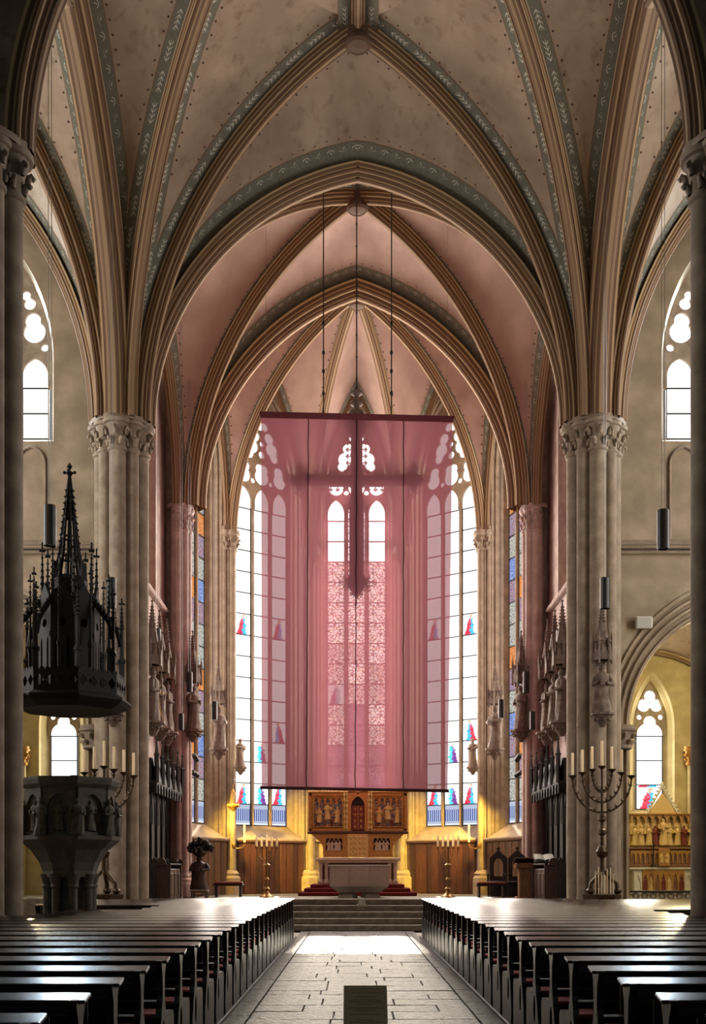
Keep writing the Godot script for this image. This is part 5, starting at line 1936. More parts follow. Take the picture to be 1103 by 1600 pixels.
func make_choir() -> void:
	for sx in [-1.0, 1.0]:
		var side := "on the pulpit side" if sx < 0 else "on the ambo side"
		niche_statue("stone statue under a spired canopy on the big pier " + ("behind the pulpit" if sx < 0 else "beside the white wall box"), P3(sx * 5.92, 5.42, 27.1), 0.0, 1.2, 0 if sx < 0 else 1, 1.5)
		for k in 3:
			niche_statue(["first", "second", "third"][k] + " robed statue from the nave above the stalls " + side, P3(sx * 5.6, 5.7, 30.7 + k * 1.15), -sx * PI / 2, 1.45, k + (3 if sx > 0 else 0), 1.8)
		niche_statue("robed statue on the slender pier at the apse mouth " + side, P3(sx * 4.98, 5.9, 34.1), -sx * PI / 3, 1.35, 2, 1.6)
		niche_statue("robed statue in front of the orange and blue apse window " + side, P3(sx * 4.5, 5.6, 36.5), -sx * PI / 4, 1.35, 4, 1.3)
		niche_statue("small robed figure without canopy beside the pale apse window " + side, P3(sx * 3.85, 5.05, 37.12), -sx * PI / 4, 0.95, 5, 0.0, "stone")
		# stalls
		var o := thing("choir_stall", "tall dark oak choir stall with traceried canopy " + side, "choir stall", P3(sx * 5.85, FL, 31.5), -sx * PI / 2)
		# local x along the wall, z into the choir
		for k in 5:
			var bp := MB.new()
			bp.box(Vector3(-1.76 + k * 0.88, 1.5, 0.06), Vector3(0.86, 3.0, 0.06), 0.02)
			var q := part(o, "back_panel", bp, mats["oak_dark"])
			var tr := MB.new()
			tr.xf = Transform3D(Basis.IDENTITY, Vector3(-1.76 + k * 0.88, 2.1, 0.0))
			arcade_strip(tr, 0.8, 0.8, 2, 0.09, 0.12)
			part(q, "tracery", tr, mats["oak_dark"])
			var seat := MB.new()
			seat.box(Vector3(-1.76 + k * 0.88, 0.5, 0.32), Vector3(0.74, 0.05, 0.44), 0.015)
			part(o, "seat", seat, mats["oak_brown"])
		for k in 6:
			var arm := MB.new()
			arm.plate(func(p: Vector2) -> float:
				var w := 0.52 if p.y < 1.0 else 0.1
				var d := maxf(absf(p.x - w * 0.5) - w * 0.5, maxf(-p.y, p.y - 3.0))
				d = minf(d, p.distance_to(Vector2(0.48, 1.02)) - 0.09)
				return minf(d, maxf(absf(p.x - 0.48) - 0.022, maxf(1.0 - p.y, p.y - 3.05))), Rect2(-0.03, -0.03, 0.68, 3.2), 0.05, -0.03, 0.03)
			part(o, "partition", arm, mats["oak_dark"], Transform3D(Basis(Vector3.UP, -PI / 2), Vector3(-2.2 + k * 0.88, 0, 0.06)))
		var cn := MB.new()
		cn.box(Vector3(0, 3.1, 0.3), Vector3(4.5, 0.1, 0.62), 0.03)
		cn.face([Vector3(-2.25, 3.15, 0.6), Vector3(2.25, 3.15, 0.6), Vector3(2.25, 3.75, 0.5), Vector3(-2.25, 3.75, 0.5)], Vector3.BACK)
		cn.box(Vector3(0, 3.45, 0.25), Vector3(4.4, 0.6, 0.44))
		part(o, "canopy", cn, mats["oak_dark"])
		var val := MB.new()
		val.xf = Transform3D(Basis.IDENTITY, Vector3(0, 2.82, 0.0))
		arcade_strip(val, 4.4, 0.3, 10, 0.56, 0.6)
		part(o, "valance", val, mats["oak_dark"])
		for k in 6:
			var pn := MB.new()
			pn.prism([Vector2(0.06, 3.1), Vector2(0.06, 3.8), Vector2(0.08, 3.84), Vector2(0.045, 3.9), Vector2(0.012, 4.2), Vector2(0.04, 4.24), Vector2(0, 4.32)], 4, Vector3(-2.2 + k * 0.88, 0, 0.6))
			part(o, "pinnacle", pn, mats["oak_dark"])
		# desk in front of the stalls
		var d := thing("stall_desk", "brown panelled desk in front of the choir stall " + side, "desk", P3(sx * 4.95, FL, 30.3), -sx * PI / 2)
		for k in 3:
			var pb := MB.new()
			pb.box(Vector3(-0.6 + k * 0.6, 0.42, 0.0), Vector3(0.58, 0.84, 0.05), 0.02)
			pb.box(Vector3(-0.6 + k * 0.6, 0.42, 0.03), Vector3(0.36, 0.6, 0.03), 0.012)
			part(d, "panel", pb, mats["oak_mid"])
		for x in [-0.92, 0.92]:
			var en := MB.new()
			en.plate(func(p: Vector2) -> float: return minf(maxf(absf(p.x) - 0.2, maxf(-p.y, p.y - 0.95)), p.distance_to(Vector2(0.05, 1.0)) - 0.13), Rect2(-0.25, -0.02, 0.5, 1.2), 0.03, -0.03, 0.03)
			part(d, "end_panel", en, mats["oak_mid"], Transform3D(Basis(Vector3.UP, PI / 2), Vector3(x, 0, -0.15)))
		var tp := MB.new()
		tp.xf = Transform3D(Basis(Vector3.RIGHT, -0.25), Vector3(0, 0.92, -0.12))
		tp.box(Vector3.ZERO, Vector3(1.9, 0.04, 0.36), 0.01)
		part(d, "desk_top", tp, mats["oak_dark"])
		# bench with red cushion
		var bx := -3.85 if sx < 0 else 3.95
		var bn := thing("bench", "low dark bench with a red seat cushion " + ("beside the flower stand" if sx < 0 else "in front of the dark chairs"), "bench", P3(bx, FL, 33.0 if sx > 0 else 33.6))
		var sm := MB.new()
		sm.box(Vector3(0, 0.36, 0), Vector3(0.9, 0.05, 0.4), 0.012)
		part(bn, "seat", sm, mats["oak_dark"])
		for x in [-0.36, 0.36]:
			var lg := MB.new()
			lg.box(Vector3(x, 0.17, 0), Vector3(0.06, 0.34, 0.34), 0.01)
			part(bn, "leg", lg, mats["oak_dark"])
		var cu := MB.new()
		cu.box(Vector3(0, 0.42, 0), Vector3(0.86, 0.08, 0.38), 0.035)
		part(bn, "cushion", cu, mats["carpet"])
	# dark chairs with gabled backs on the ambo side
	var first: Node3D = null
	for k in 2:
		var at := P3(4.25 + k * 0.5, FL, 34.0 - k * 0.5)
		if first:
			again(first, at, -0.35, "dark oak chair with gabled traceried back beside the wooden ambo")
			continue
		var c := thing("gabled_chair", "dark oak chair with gabled traceried back beside the yellow-lit shafts", "chair", at, -0.35, "gabled chairs in the apse")
		first = c
		var bk := MB.new()
		bk.plate(func(p: Vector2) -> float:
			var d := maxf(absf(p.x) - 0.27, maxf(-p.y, p.y - (1.42 - absf(p.x) * 0.9)))
			d = maxf(d, -lancet(p, 0, 0.15, 0.62, 0.95, 1.18))
			return minf(d, p.distance_to(Vector2(0, 1.46)) - 0.05), Rect2(-0.32, -0.02, 0.64, 1.6), 0.035, -0.03, 0.03)
		part(c, "backrest", bk, mats["oak_dark"], Transform3D(Basis.IDENTITY, Vector3(0, 0, -0.22)))
		var se := MB.new()
		se.box(Vector3(0, 0.45, 0.0), Vector3(0.52, 0.05, 0.46), 0.012)
		part(c, "seat", se, mats["oak_dark"])
		for x in [-0.22, 0.22]:
			var lg := MB.new()
			lg.box(Vector3(x, 0.215, 0.19), Vector3(0.05, 0.43, 0.05), 0.008)
			part(c, "leg", lg, mats["oak_dark"])
			var ar := MB.new()
			ar.box(Vector3(x * 1.1, 0.68, -0.02), Vector3(0.05, 0.04, 0.42), 0.01)
			ar.box(Vector3(x * 1.1, 0.56, 0.17), Vector3(0.04, 0.22, 0.04), 0.006)
			part(c, "armrest", ar, mats["oak_dark"])
	# ambo
	var am := thing("ambo", "light brown wooden ambo with broad slanted top", "lectern", P3(4.72, FL, 31.55))
	var po := MB.new()
	po.box(Vector3(0, 0.44, 0), Vector3(0.36, 0.84, 0.3), 0.02)
	part(am, "post", po, mats["oak_light"])
	var hd := MB.new()
	hd.box(Vector3(0, 0.93, 0.02), Vector3(0.56, 0.16, 0.36), 0.02)
	part(am, "head", hd, mats["oak_light"])
	var de := MB.new()
	de.xf = Transform3D(Basis(Vector3.RIGHT, -0.35), Vector3(0, 1.06, 0))
	de.box(Vector3.ZERO, Vector3(0.64, 0.04, 0.46), 0.012)
	part(am, "desk_top", de, mats["oak_mid"])
	var ba := MB.new()
	ba.box(Vector3(0, 0.03, 0), Vector3(0.52, 0.06, 0.46), 0.015)
	part(am, "base", ba, mats["oak_light"])
	# open book on the desk end
	var bo := thing("open_book", "open white book lying on the desk beside the ambo", "book", P3(4.98, FL + 1.02, 29.9))
	for s in [-1.0, 1.0]:
		var pg := MB.new()
		var pts := PackedVector3Array()
		for j in 2:
			for i in 7:
				var u := i / 6.0
				pts.append(Vector3(s * u * 0.26, 0.05 + 0.035 * sin(u * PI * 0.8) + 0.14 * j, -0.16 + 0.3 * (1 - j)))
		pg.grid(pts, 7, 2)
		part(bo, "page_block", pg, mats["white_cloth"])
	var cv := MB.new()
	cv.xf = Transform3D(Basis(Vector3.RIGHT, 0.43), Vector3(0, 0.1, -0.01))
	cv.box(Vector3(0, -0.012, 0), Vector3(0.56, 0.012, 0.36), 0.004)
	part(bo, "cover", cv, mats["oak_dark"])
	# carved pedestal with dark bouquet
	var fs := thing("flower_stand", "carved brown figure pedestal carrying a big dark bouquet", "flower stand", P3(-4.55, FL, 32.4))
	var fb := MB.new()
	fb.box(Vector3(0, 0.2, 0), Vector3(0.5, 0.08, 0.44), 0.02)
	for x in [-0.2, 0.2]:
		for z in [-0.17, 0.17]:
			fb.box(Vector3(x, 0.08, z), Vector3(0.07, 0.16, 0.07), 0.01)
	part(fs, "base", fb, mats["statue"])
	part(fs, "figure", figure_mesh(0.98, 1), mats["oak_mid"], Transform3D(Basis.from_scale(Vector3(1.35, 1, 1.35)), Vector3(0, 0.24, 0)))
	var pl := MB.new()
	pl.lathe([Vector2(0.08, 1.18), Vector2(0.2, 1.26), Vector2(0.22, 1.32), Vector2(0.0, 1.3)], 12)
	part(fs, "bowl", pl, mats["bronze"])
	rng.seed = 91
	var lv := MB.new()
	for k in 90:
		var dir := Vector3(rng.randfn(), absf(rng.randfn()) * 0.8 + 0.1, rng.randfn()).normalized()
		var p0 := Vector3(0, 1.34, 0) + dir * rng.randf_range(0.1, 0.3)
		var side := dir.cross(Vector3(rng.randfn(), rng.randfn(), rng.randfn())).normalized() * 0.07
		var up := dir * 0.16
		var nrm := side.cross(up).normalized() * 0.02
		lv.tri(p0, p0 + up * 0.5 + side + nrm, p0 + up)
		lv.tri(p0, p0 + up, p0 + up * 0.5 - side + nrm)
	part(fs, "foliage", lv, mats["leaf_dark"])
	for k in 9:
		var a := TAU * k / 9.0
		var fl := MB.new()
		fl.ball(Vector3(cos(a) * 0.24, 1.5 + 0.14 * sin(k * 2.3), sin(a) * 0.24), Vector3(0.1, 0.09, 0.1), 8, 6)
		part(fs, "bloom", fl, mats["leaf_dark"])


# ---- hanging lamps

func make_lamps() -> void:
	var list := [
		[78, 790, 853, 20.7, 0, "beside the pulpit canopy spire"], [174, 903, 950, 25.5, 0, "over the pew block behind the pulpit canopy"],
		[245, 983, 1025, 31.2, 1, "lit, before the choir statues on the pulpit side"], [296, 1050, 1081, 33.4, 0, "by the slender pier on the pulpit side"],
		[283, 1115, 1141, 32.4, 0, "small, over the stall desk on the pulpit side"], [335, 1096, 1125, 34.6, 1, "lit, in the apse on the pulpit side"],
		[1036, 797, 858, 20.7, 0, "before the wall with the chapel arch"], [945, 903, 951, 25.5, 0, "above the statue on the big pier"],
		[875, 985, 1025, 31.2, 0, "before the choir statues on the ambo side"], [822, 1050, 1083, 33.4, 0, "by the slender pier on the ambo side"],
		[832, 1112, 1140, 32.4, 0, "small, over the stall desk on the ambo side"], [783, 1093, 1122, 34.6, 1, "lit, in the apse on the ambo side"],
	]
	for l in list:
		var d: float = l[3]
		var x: float = (l[0] - 552.5) * d / 1750.0 - 0.1
		var y0: float = 1.6 + (1361.0 - l[2]) * d / 1750.0
		var h: float = (l[2] - l[1]) * d / 1750.0
		var r := h * 0.155
		var o := thing("pendant_lamp", "dark cylindrical pendant lamp " + l[5], "lamp", P3(x, y0, d), 0.0, "cylinder pendant lamps")
		var m := MB.new()
		m.lathe([Vector2(r, 0.0), Vector2(r, h - 0.02), Vector2(r * 0.92, h), Vector2(0, h)], 20)
		m.lathe([Vector2(r * 0.9, h * 0.6), Vector2(r * 0.9, 0.0), Vector2(r, 0.0)], 20)
		part(o, "shell", m, mats["lamp_shell"])
		var cord := MB.new()
		var top: float = minf(20.6, 19.2 if d < 28 else 17.5) - y0
		if absf(x) > 5.2:
			top = (19.0 if d < 27.5 else 18.5) - y0
		for s in [-0.03, 0.03]:
			cord.tube([Vector3(s, h, 0), Vector3(s, top, 0)], 0.006, 4)
		part(o, "cord", cord, mats["steel"])
		var e := MB.new()
		e.lathe([Vector2(0.0, 0.04), Vector2(r * 0.88, 0.04)], 20)
		part(o, "lamp_lens", e, mats["lens_lit"] if l[4] else mats["lens"])
		if l[4]:
			var s := SpotLight3D.new()
			s.name = "pendant_light"
			s.light_color = Color(1.0, 0.86, 0.62)
			s.light_energy = 7.0
			s.spot_angle = 34.0
			s.spot_range = 40.0
			s.spot_attenuation = 2.0
			s.light_size = r
			s.shadow_enabled = true
			s.position = Vector3(0, 0.02, 0)
			s.rotation.x = -PI / 2
			o.add_child(s)
	# warm spotlights fixed behind the slender piers, aimed at the altar and the lower apse
	var aims := [[-5.0, 34.75, Vector3(-2.2, 2.6, -38.6), 60.0], [5.0, 34.75, Vector3(2.2, 2.6, -38.6), 60.0], [-5.0, 34.75, Vector3(-3.7, 2.4, -37.2), 24.0], [5.0, 34.75, Vector3(3.7, 2.4, -37.2), 24.0]]
	for k in aims.size():
		var a: Array = aims[k]
		var at := P3(a[0], 4.6 + 0.5 * (k / 2), a[1])
		var f := thing("spotlight", ("lower" if k < 2 else "upper") + " black spotlight fixed behind the slender pier " + ("on the pulpit side" if a[0] < 0 else "on the ambo side"), "spotlight", at)
		var dir: Vector3 = (a[2] - at).normalized()
		f.basis = Basis.looking_at(dir, Vector3.UP)
		var m := MB.new()
		m.xf = Transform3D(Basis(Vector3.RIGHT, -PI / 2), Vector3.ZERO)
		m.lathe([Vector2(0.0, -0.16), Vector2(0.07, -0.16), Vector2(0.085, -0.02), Vector2(0.085, 0.1), Vector2(0.075, 0.1), Vector2(0.075, 0.02)], 14)
		part(f, "housing", m, mats["iron"])
		var e := MB.new()
		e.xf = m.xf
		e.lathe([Vector2(0.07, 0.03), Vector2(0.0, 0.05)], 14)
		part(f, "lamp_lens", e, mats["lens_warm"])
		var s := SpotLight3D.new()
		s.name = "spot_beam"
		s.light_color = Color(1.0, 0.83, 0.36)
		s.light_energy = a[3]
		s.spot_angle = 24.0
		s.spot_angle_attenuation = 1.0
		s.spot_range = 40.0
		s.spot_attenuation = 2.0
		s.light_size = 0.06
		s.shadow_enabled = true
		s.position = Vector3(0, 0, -0.12)
		f.add_child(s)


# ---- candles and candelabra

func candle(at: Vector3, h: float, r: float, label: String, group: String) -> void:
	var o := thing("candle", label, "candle", at, 0.0, group)
	var m := MB.new()
	m.lathe([Vector2(r, 0), Vector2(r * 0.95, h * 0.96), Vector2(r * 0.6, h), Vector2(0, h - 0.01)], 10)
	part(o, "wax", m, mats["candle"])
	var w := MB.new()
	w.tube([Vector3(0, h - 0.02, 0), Vector3(0.004, h + 0.03, 0)], 0.006, 4)
	part(o, "wick", w, mats["iron"])


func make_candles() -> void:
	for sx in [-1.0, 1.0]:
		var at := P3(-6.06 if sx < 0 else 5.83, 0, 26.75)
		var who := "beside the pulpit" if sx < 0 else "below the statue pier"
		var o := thing("seven_branch_candelabrum", "great bronze seven-branched candelabrum " + who, "candelabrum", at)
		var br: Material = mats["bronze"]
		var b := MB.new()
		b.prism([Vector2(0.5, 0.0), Vector2(0.5, 0.1), Vector2(0.42, 0.16), Vector2(0.4, 0.9), Vector2(0.46, 0.96), Vector2(0.46, 1.04), Vector2(0, 1.06)], 6)
		part(o, "plinth", b, br)
		var ft := MB.new()
		for k in 3:
			var a := TAU * k / 3.0 + 0.5
			var e := Vector3(cos(a), 0, sin(a))
			ft.tube([e * 0.38 + Vector3.UP * 1.08, e * 0.36 + Vector3.UP * 1.3, e * 0.2 + Vector3.UP * 1.42, e * 0.06 + Vector3.UP * 1.6], [0.06, 0.05, 0.05, 0.04], 7)
			ft.ball(e * 0.38 + Vector3.UP * 1.12, Vector3(0.1, 0.08, 0.1), 8, 6)
		part(o, "tripod_foot", ft, br)
		var st := MB.new()
		st.lathe([Vector2(0.1, 1.5), Vector2(0.06, 1.62), Vector2(0.05, 1.9), Vector2(0.12, 1.96), Vector2(0.15, 2.06), Vector2(0.1, 2.16), Vector2(0.045, 2.22), Vector2(0.045, 2.44), Vector2(0.11, 2.5), Vector2(0.1, 2.58), Vector2(0.04, 2.62), Vector2(0.04, 2.76), Vector2(0.1, 2.82), Vector2(0.09, 2.9), Vector2(0.035, 2.95), Vector2(0.03, 4.0)], 14)
		part(o, "stem", st, br)
		for k in 7:
			var i := k - 3
			var x := i * 0.235
			var py := 4.06 - absf(i) * 0.075
			if i != 0:
				var path := []
				var ai: int = absi(i)
				var y0: float = 3.0 + 0.24 * (3 - ai)
				for j in 13:
					var t := j / 12.0
					var ang := t * PI / 2
					path.append(Vector3(x * sin(ang), y0 + (py - y0) * (1.0 - cos(ang)), 0))
				var arm := MB.new()
				arm.tube(path, 0.024, 6)
				for j in range(2, 12, 2):
					arm.ball(path[j] + Vector3(0, 0.03, 0), Vector3(0.05, 0.035, 0.03), 6, 4)
					arm.tube([path[j], path[j] + Vector3(-signf(x) * 0.05, 0.07, 0.01), path[j] + Vector3(-signf(x) * 0.02, 0.11, 0.0)], [0.012, 0.014, 0.004], 4)
				part(o, "branch", arm, br)
			var pan := MB.new()
			pan.lathe([Vector2(0.02, py - 0.08), Vector2(0.03, py - 0.03), Vector2(0.1, py + 0.03), Vector2(0.105, py + 0.05), Vector2(0.04, py + 0.03), Vector2(0.0, py + 0.03)], 12, Vector3(x, 0, 0))
			part(o, "drip_pan", pan, br)
			if (sx > 0 and i == 3) or (sx < 0 and i == -3):
				continue
			candle(at + Vector3(x, py + 0.052, 0), 0.54 if i != 0 else 0.6, 0.034, "white candle of the great candelabrum %s, %s" % [who, "on its stem" if i == 0 else ordinal(absi(i)) + (" towards aisle" if i * sx < 0 else " away from aisle")], "candles on the great candelabrum " + who)
		# cluster of thin votive tapers on the foot
		if sx > 0:
			for k in 7:
				candle(at + Vector3(-0.22 + k * 0.07, 1.06, 0.3 + 0.03 * (k % 2)), 0.55 + 0.1 * sin(k * 1.7), 0.012, "thin tan taper at the foot of the great candelabrum below the statue pier", "thin tapers at the foot of the great candelabrum")
	for sx in [-1.0, 1.0]:
		var at := P3(-2.66 if sx < 0 else 2.68, FL, 33.0)
		var who := "on the pulpit side of the altar" if sx < 0 else "on the ambo side of the altar"
		var o := thing("five_branch_candelabrum", "slender five-branched brass candelabrum " + who, "candelabrum", at)
		var st := MB.new()
		st.lathe([Vector2(0.22, 0.0), Vector2(0.22, 0.03), Vector2(0.1, 0.12), Vector2(0.05, 0.2), Vector2(0.1, 0.26), Vector2(0.045, 0.32), Vector2(0.04, 0.5), Vector2(0.08, 0.54), Vector2(0.035, 0.6), Vector2(0.035, 0.86), Vector2(0.07, 0.92), Vector2(0.11, 0.96), Vector2(0.03, 1.02), Vector2(0.02, 1.5)], 12)
		part(o, "stem", st, mats["brass"])
		for k in 5:
			var i := k - 2
			var x := i * 0.15
			if i != 0:
				var path := []
				for j in 9:
					var ang := j / 8.0 * PI / 2
					path.append(Vector3(x * sin(ang), 1.08 + 0.4 * (1.0 - cos(ang)) + (0.05 if absi(i) == 1 else 0.0) * (1 - sin(ang)), 0))
				var arm := MB.new()
				arm.tube(path, 0.016, 6)
				part(o, "branch", arm, mats["brass"])
			var pan := MB.new()
			pan.lathe([Vector2(0.015, 1.44), Vector2(0.06, 1.5), Vector2(0.0, 1.5)], 10, Vector3(x, 0, 0))
			part(o, "drip_pan", pan, mats["brass"])
			candle(at + Vector3(x, 1.5, 0), 0.3 + (0.06 if i == 0 else 0.0), 0.033, "white candle of five %s, %s" % [who, "on the stem" if i == 0 else ordinal(absi(i)) + (" towards it" if i * sx < 0 else " away from it")], "candles on the five-branched candelabrum " + who)
		# candle bracket on the wall shafts
		var c := apse_corner(1 if sx < 0 else 4)
		var bp := P3(c.x - sx * 0.32, 2.5, c.y - 0.42)
		var br := thing("candle_bracket", "gilt wall bracket with one tall candle on the shafts " + ("beside the flower stand" if sx < 0 else "beside the dark chairs"), "candle bracket", bp)
		var arm2 := MB.new()
		arm2.tube([Vector3(sx * 0.1, -0.1, 0), Vector3(-sx * 0.05, -0.16, 0.05), Vector3(-sx * 0.2, -0.12, 0.08), Vector3(-sx * 0.26, 0.0, 0.08)], 0.018, 6)
		arm2.ball(Vector3(sx * 0.1, -0.06, 0), Vector3(0.07, 0.12, 0.07), 8, 6)
		part(br, "arm", arm2, mats["brass"])
		var pn := MB.new()
		pn.lathe([Vector2(0.02, 0.0), Vector2(0.07, 0.05), Vector2(0, 0.05)], 10, Vector3(-sx * 0.26, 0, 0.08))
		part(br, "drip_pan", pn, mats["brass"])
		candle(bp + Vector3(-sx * 0.26, 0.05, 0.08), 0.6, 0.034, "tall white candle in the wall bracket " + ("beside the flower stand" if sx < 0 else "beside the dark chairs"), "")
	# hanging sanctuary lamp
	var sl := thing("sanctuary_lamp", "small gilt hanging sanctuary lamp on an iron arm beside the flower stand", "lamp", P3(-4.05, 3.7, 36.75))
	var iron := MB.new()
	iron.tube([Vector3(0, 0.95, -0.5), Vector3(0, 0.9, -0.2), Vector3(0, 0.75, 0.0)], 0.018, 5)
	iron.tube([Vector3(0, 0.6, -0.5), Vector3(0, 0.74, -0.3), Vector3(0, 0.85, -0.1)], 0.014, 5)
	part(sl, "bracket", iron, mats["iron"])
	var ring := MB.new()
	ring.lathe([Vector2(0.2, 0.0), Vector2(0.23, 0.05), Vector2(0.2, 0.1), Vector2(0.17, 0.05), Vector2(0.2, 0.0)], 16)
	ring.lathe([Vector2(0.0, -0.16), Vector2(0.05, -0.12), Vector2(0.17, 0.0)], 14)
	part(sl, "bowl", ring, mats["brass"])
	var ch := MB.new()
	for k in 3:
		var a := TAU * k / 3.0
		ch.tube([Vector3(cos(a) * 0.2, 0.08, sin(a) * 0.2), Vector3(0, 0.6, 0), Vector3(0, 0.78, 0)], 0.01, 4)
	part(sl, "chain", ch, mats["brass"])


func make_side_chapel_things() -> void:
	relief_mat("frontal_paint", [Color(0.2, 0.16, 0.1), Color(0.62, 0.42, 0.12), Color(0.5, 0.1, 0.06), Color(0.7, 0.55, 0.3)], 75)
	for sx in [-1.0, 1.0]:
		var pf := thing("floor_chapel_%d" % (1 if sx < 0 else 2), "raised stone floor of the side chapel " + ("on the pulpit side" if sx < 0 else "with the side altar"), "floor", P3(sx * 9.45, 0, 33.2), 0.0, "", "structure")
		var m := MB.new()
		m.box(Vector3(0, 0.43, 0), Vector3(6.2, 0.86, 5.4), 0.02)
		part(pf, "slab", m, mats["step"])
	var b := 0.86
	var t := thing("side_altar_table", "white side altar with painted arcade of figures on its front", "altar", P3(9.45, b, 34.9))
	var top := MB.new()
	top.box(Vector3(0, 0.82, 0), Vector3(2.1, 0.07, 0.8), 0.015)
	part(t, "table_slab", top, mats["white_stone"])
	var body := MB.new()
	body.box(Vector3(0, 0.4, -0.02), Vector3(1.86, 0.8, 0.66), 0.02)
	part(t, "body", body, mats["white_stone"])
	var pn := MB.new()
	pn.box(Vector3(0, 0.4, 0.32), Vector3(1.24, 0.66, 0.03))
	var fp := part(t, "painted_frontal", pn, mats["frontal_paint"])
	var arc2 := MB.new()
	arc2.xf = Transform3D(Basis.IDENTITY, Vector3(0, 0.06, 0))
	arcade_strip(arc2, 1.3, 0.72, 7, 0.33, 0.37)
	part(fp, "arcade", arc2, mats["gold"])
	for k in 7:
		part(fp, "painted_figure", figure_mesh(0.5, k), [mats["carved_red"], mats["gilt_pale"], mats["oak_light"]][k % 3], Transform3D(Basis.from_scale(Vector3(0.9, 1, 0.3)), Vector3(-0.557 + k * 0.1857, 0.08, 0.34)))
	for s in [-1.0, 1.0]:
		var nc := MB.new()
		nc.xf = Transform3D(Basis.IDENTITY, Vector3(s * 0.78, 0.1, 0))
		arcade_strip(nc, 0.24, 0.6, 1, 0.31, 0.345)
		part(t, "side_niche", nc, mats["white_stone"])
	var r := thing("side_altar_retable", "gilded gabled retable with rows of carved saints on the side altar", "retable", P3(9.45, b + 0.855, 34.7))
	var pr := MB.new()
	pr.box(Vector3(0, 0.3, 0), Vector3(2.14, 0.5, 0.3), 0.02)
	pr.box(Vector3(0, 0.04, 0.02), Vector3(2.1, 0.08, 0.36), 0.02)
	pr.box(Vector3(0, 0.58, 0.03), Vector3(2.24, 0.06, 0.4), 0.02)
	var pp := part(r, "predella", pr, mats["oak_light"])
	var ar := MB.new()
	ar.xf = Transform3D(Basis.IDENTITY, Vector3(0, 0.12, 0))
	arcade_strip(ar, 2.0, 0.4, 14, 0.16, 0.19)
	part(pp, "arcade", ar, mats["gold"])
	var tb := MB.new()
	tb.box(Vector3(0, 0.3, 0.2), Vector3(0.36, 0.56, 0.14), 0.02)
	var tab := part(r, "tabernacle", tb, mats["gold"])
	for s in [-1.0, 1.0]:
		part(tab, "angel_relief", figure_mesh(0.3, 2), mats["gilt_pale"], Transform3D(Basis.from_scale(Vector3(1, 1, 0.5)), Vector3(s * 0.09, 0.14, 0.27)))
	var mn := MB.new()
	mn.plate(func(p: Vector2) -> float:
		var d := maxf(absf(p.x) - 1.02, maxf(0.62 - p.y, p.y - 1.62))
		return minf(d, maxf(0.62 - p.y, (absf(p.x) - 0.48) * 0.8 + (p.y - 1.62) * 0.55)), Rect2(-1.1, 0.58, 2.2, 2.1), 0.05, -0.1, 0.02)
	part(r, "relief_board", mn, mats["gilt_pale"])
	var gv := MB.new()
	for s in [-1.0, 1.0]:
		gv.tube([Vector3(s * 0.52, 1.58, 0.03), Vector3(0, 2.5, 0.03)], 0.035, 6)
		for k in 8:
			gv.ball(Vector3(s * 0.52, 1.58, 0.05).lerp(Vector3(0, 2.5, 0.05), (k + 0.5) / 8.0) + Vector3(s * 0.05, 0.03, 0), Vector3.ONE * 0.04, 6, 4)
	gv.ball(Vector3(0, 2.56, 0.03), Vector3(0.06, 0.09, 0.06), 8, 6)
	part(r, "gable_crockets", gv, mats["white_stone"])
	for k in 9:
		var x := -0.88 + k * 0.22
		var h := 0.62 if k != 4 else 0.85
		part(r, "saint_figure", figure_mesh(h, k), mats["gilt_pale"] if k % 4 != 3 else mats["carved_red"], Transform3D(Basis.IDENTITY, Vector3(x, 0.68, 0.1)))
	var cp := MB.new()
	cp.xf = Transform3D(Basis.IDENTITY, Vector3(0, 1.36, 0))
	arcade_strip(cp, 2.0, 0.26, 9, 0.08, 0.16)
	cp.box(Vector3(0, 0.28, 0.08), Vector3(2.1, 0.05, 0.26), 0.012)
	part(r, "canopy_tracery", cp, mats["gold"])
	var cross := thing("altar_cross", "small dark crucifix standing on the side altar", "crucifix", P3(9.1, b + 0.855, 34.35))
	var cm := MB.new()
	cm.lathe([Vector2(0.1, 0), Vector2(0.1, 0.03), Vector2(0.03, 0.12), Vector2(0.02, 0.2)], 10)
	part(cross, "foot", cm, mats["bronze"])
	var cb := MB.new()
	cb.box(Vector3(0, 0.5, 0), Vector3(0.035, 0.7, 0.03), 0.006)
	cb.box(Vector3(0, 0.66, 0), Vector3(0.3, 0.035, 0.03), 0.006)
	part(cross, "beam", cb, mats["bronze"])
	# iron rail before the side chapel
	var rl := thing("altar_rail", "low black iron rail with ring pattern before the side altar", "rail", P3(9.2, 0.0, 29.6))
	var bar := MB.new()
	bar.box(Vector3(0, 1.06, 0), Vector3(4.0, 0.05, 0.1), 0.012)
	bar.box(Vector3(0, 0.84, 0), Vector3(4.0, 0.03, 0.04))
	part(rl, "handrail", bar, mats["iron"])
	var ringm := MB.new()
	ringm.xf = Transform3D(Basis(Vector3.RIGHT, PI / 2), Vector3.ZERO)
	ringm.lathe([Vector2(0.07, -0.015), Vector2(0.095, 0.0), Vector2(0.07, 0.015), Vector2(0.05, 0.0), Vector2(0.07, -0.015)], 14)
	var rm := ringm.mesh()
	for k in 17:
		part(rl, "ring", rm, mats["steel"], Transform3D(Basis.IDENTITY, Vector3(-1.84 + k * 0.23, 0.945, 0)))
	for k in 9:
		var ps := MB.new()
		ps.box(Vector3(-1.95 + k * 0.4875, 0.42, 0), Vector3(0.035, 0.84, 0.035), 0.006)
		part(rl, "post", ps, mats["iron"])
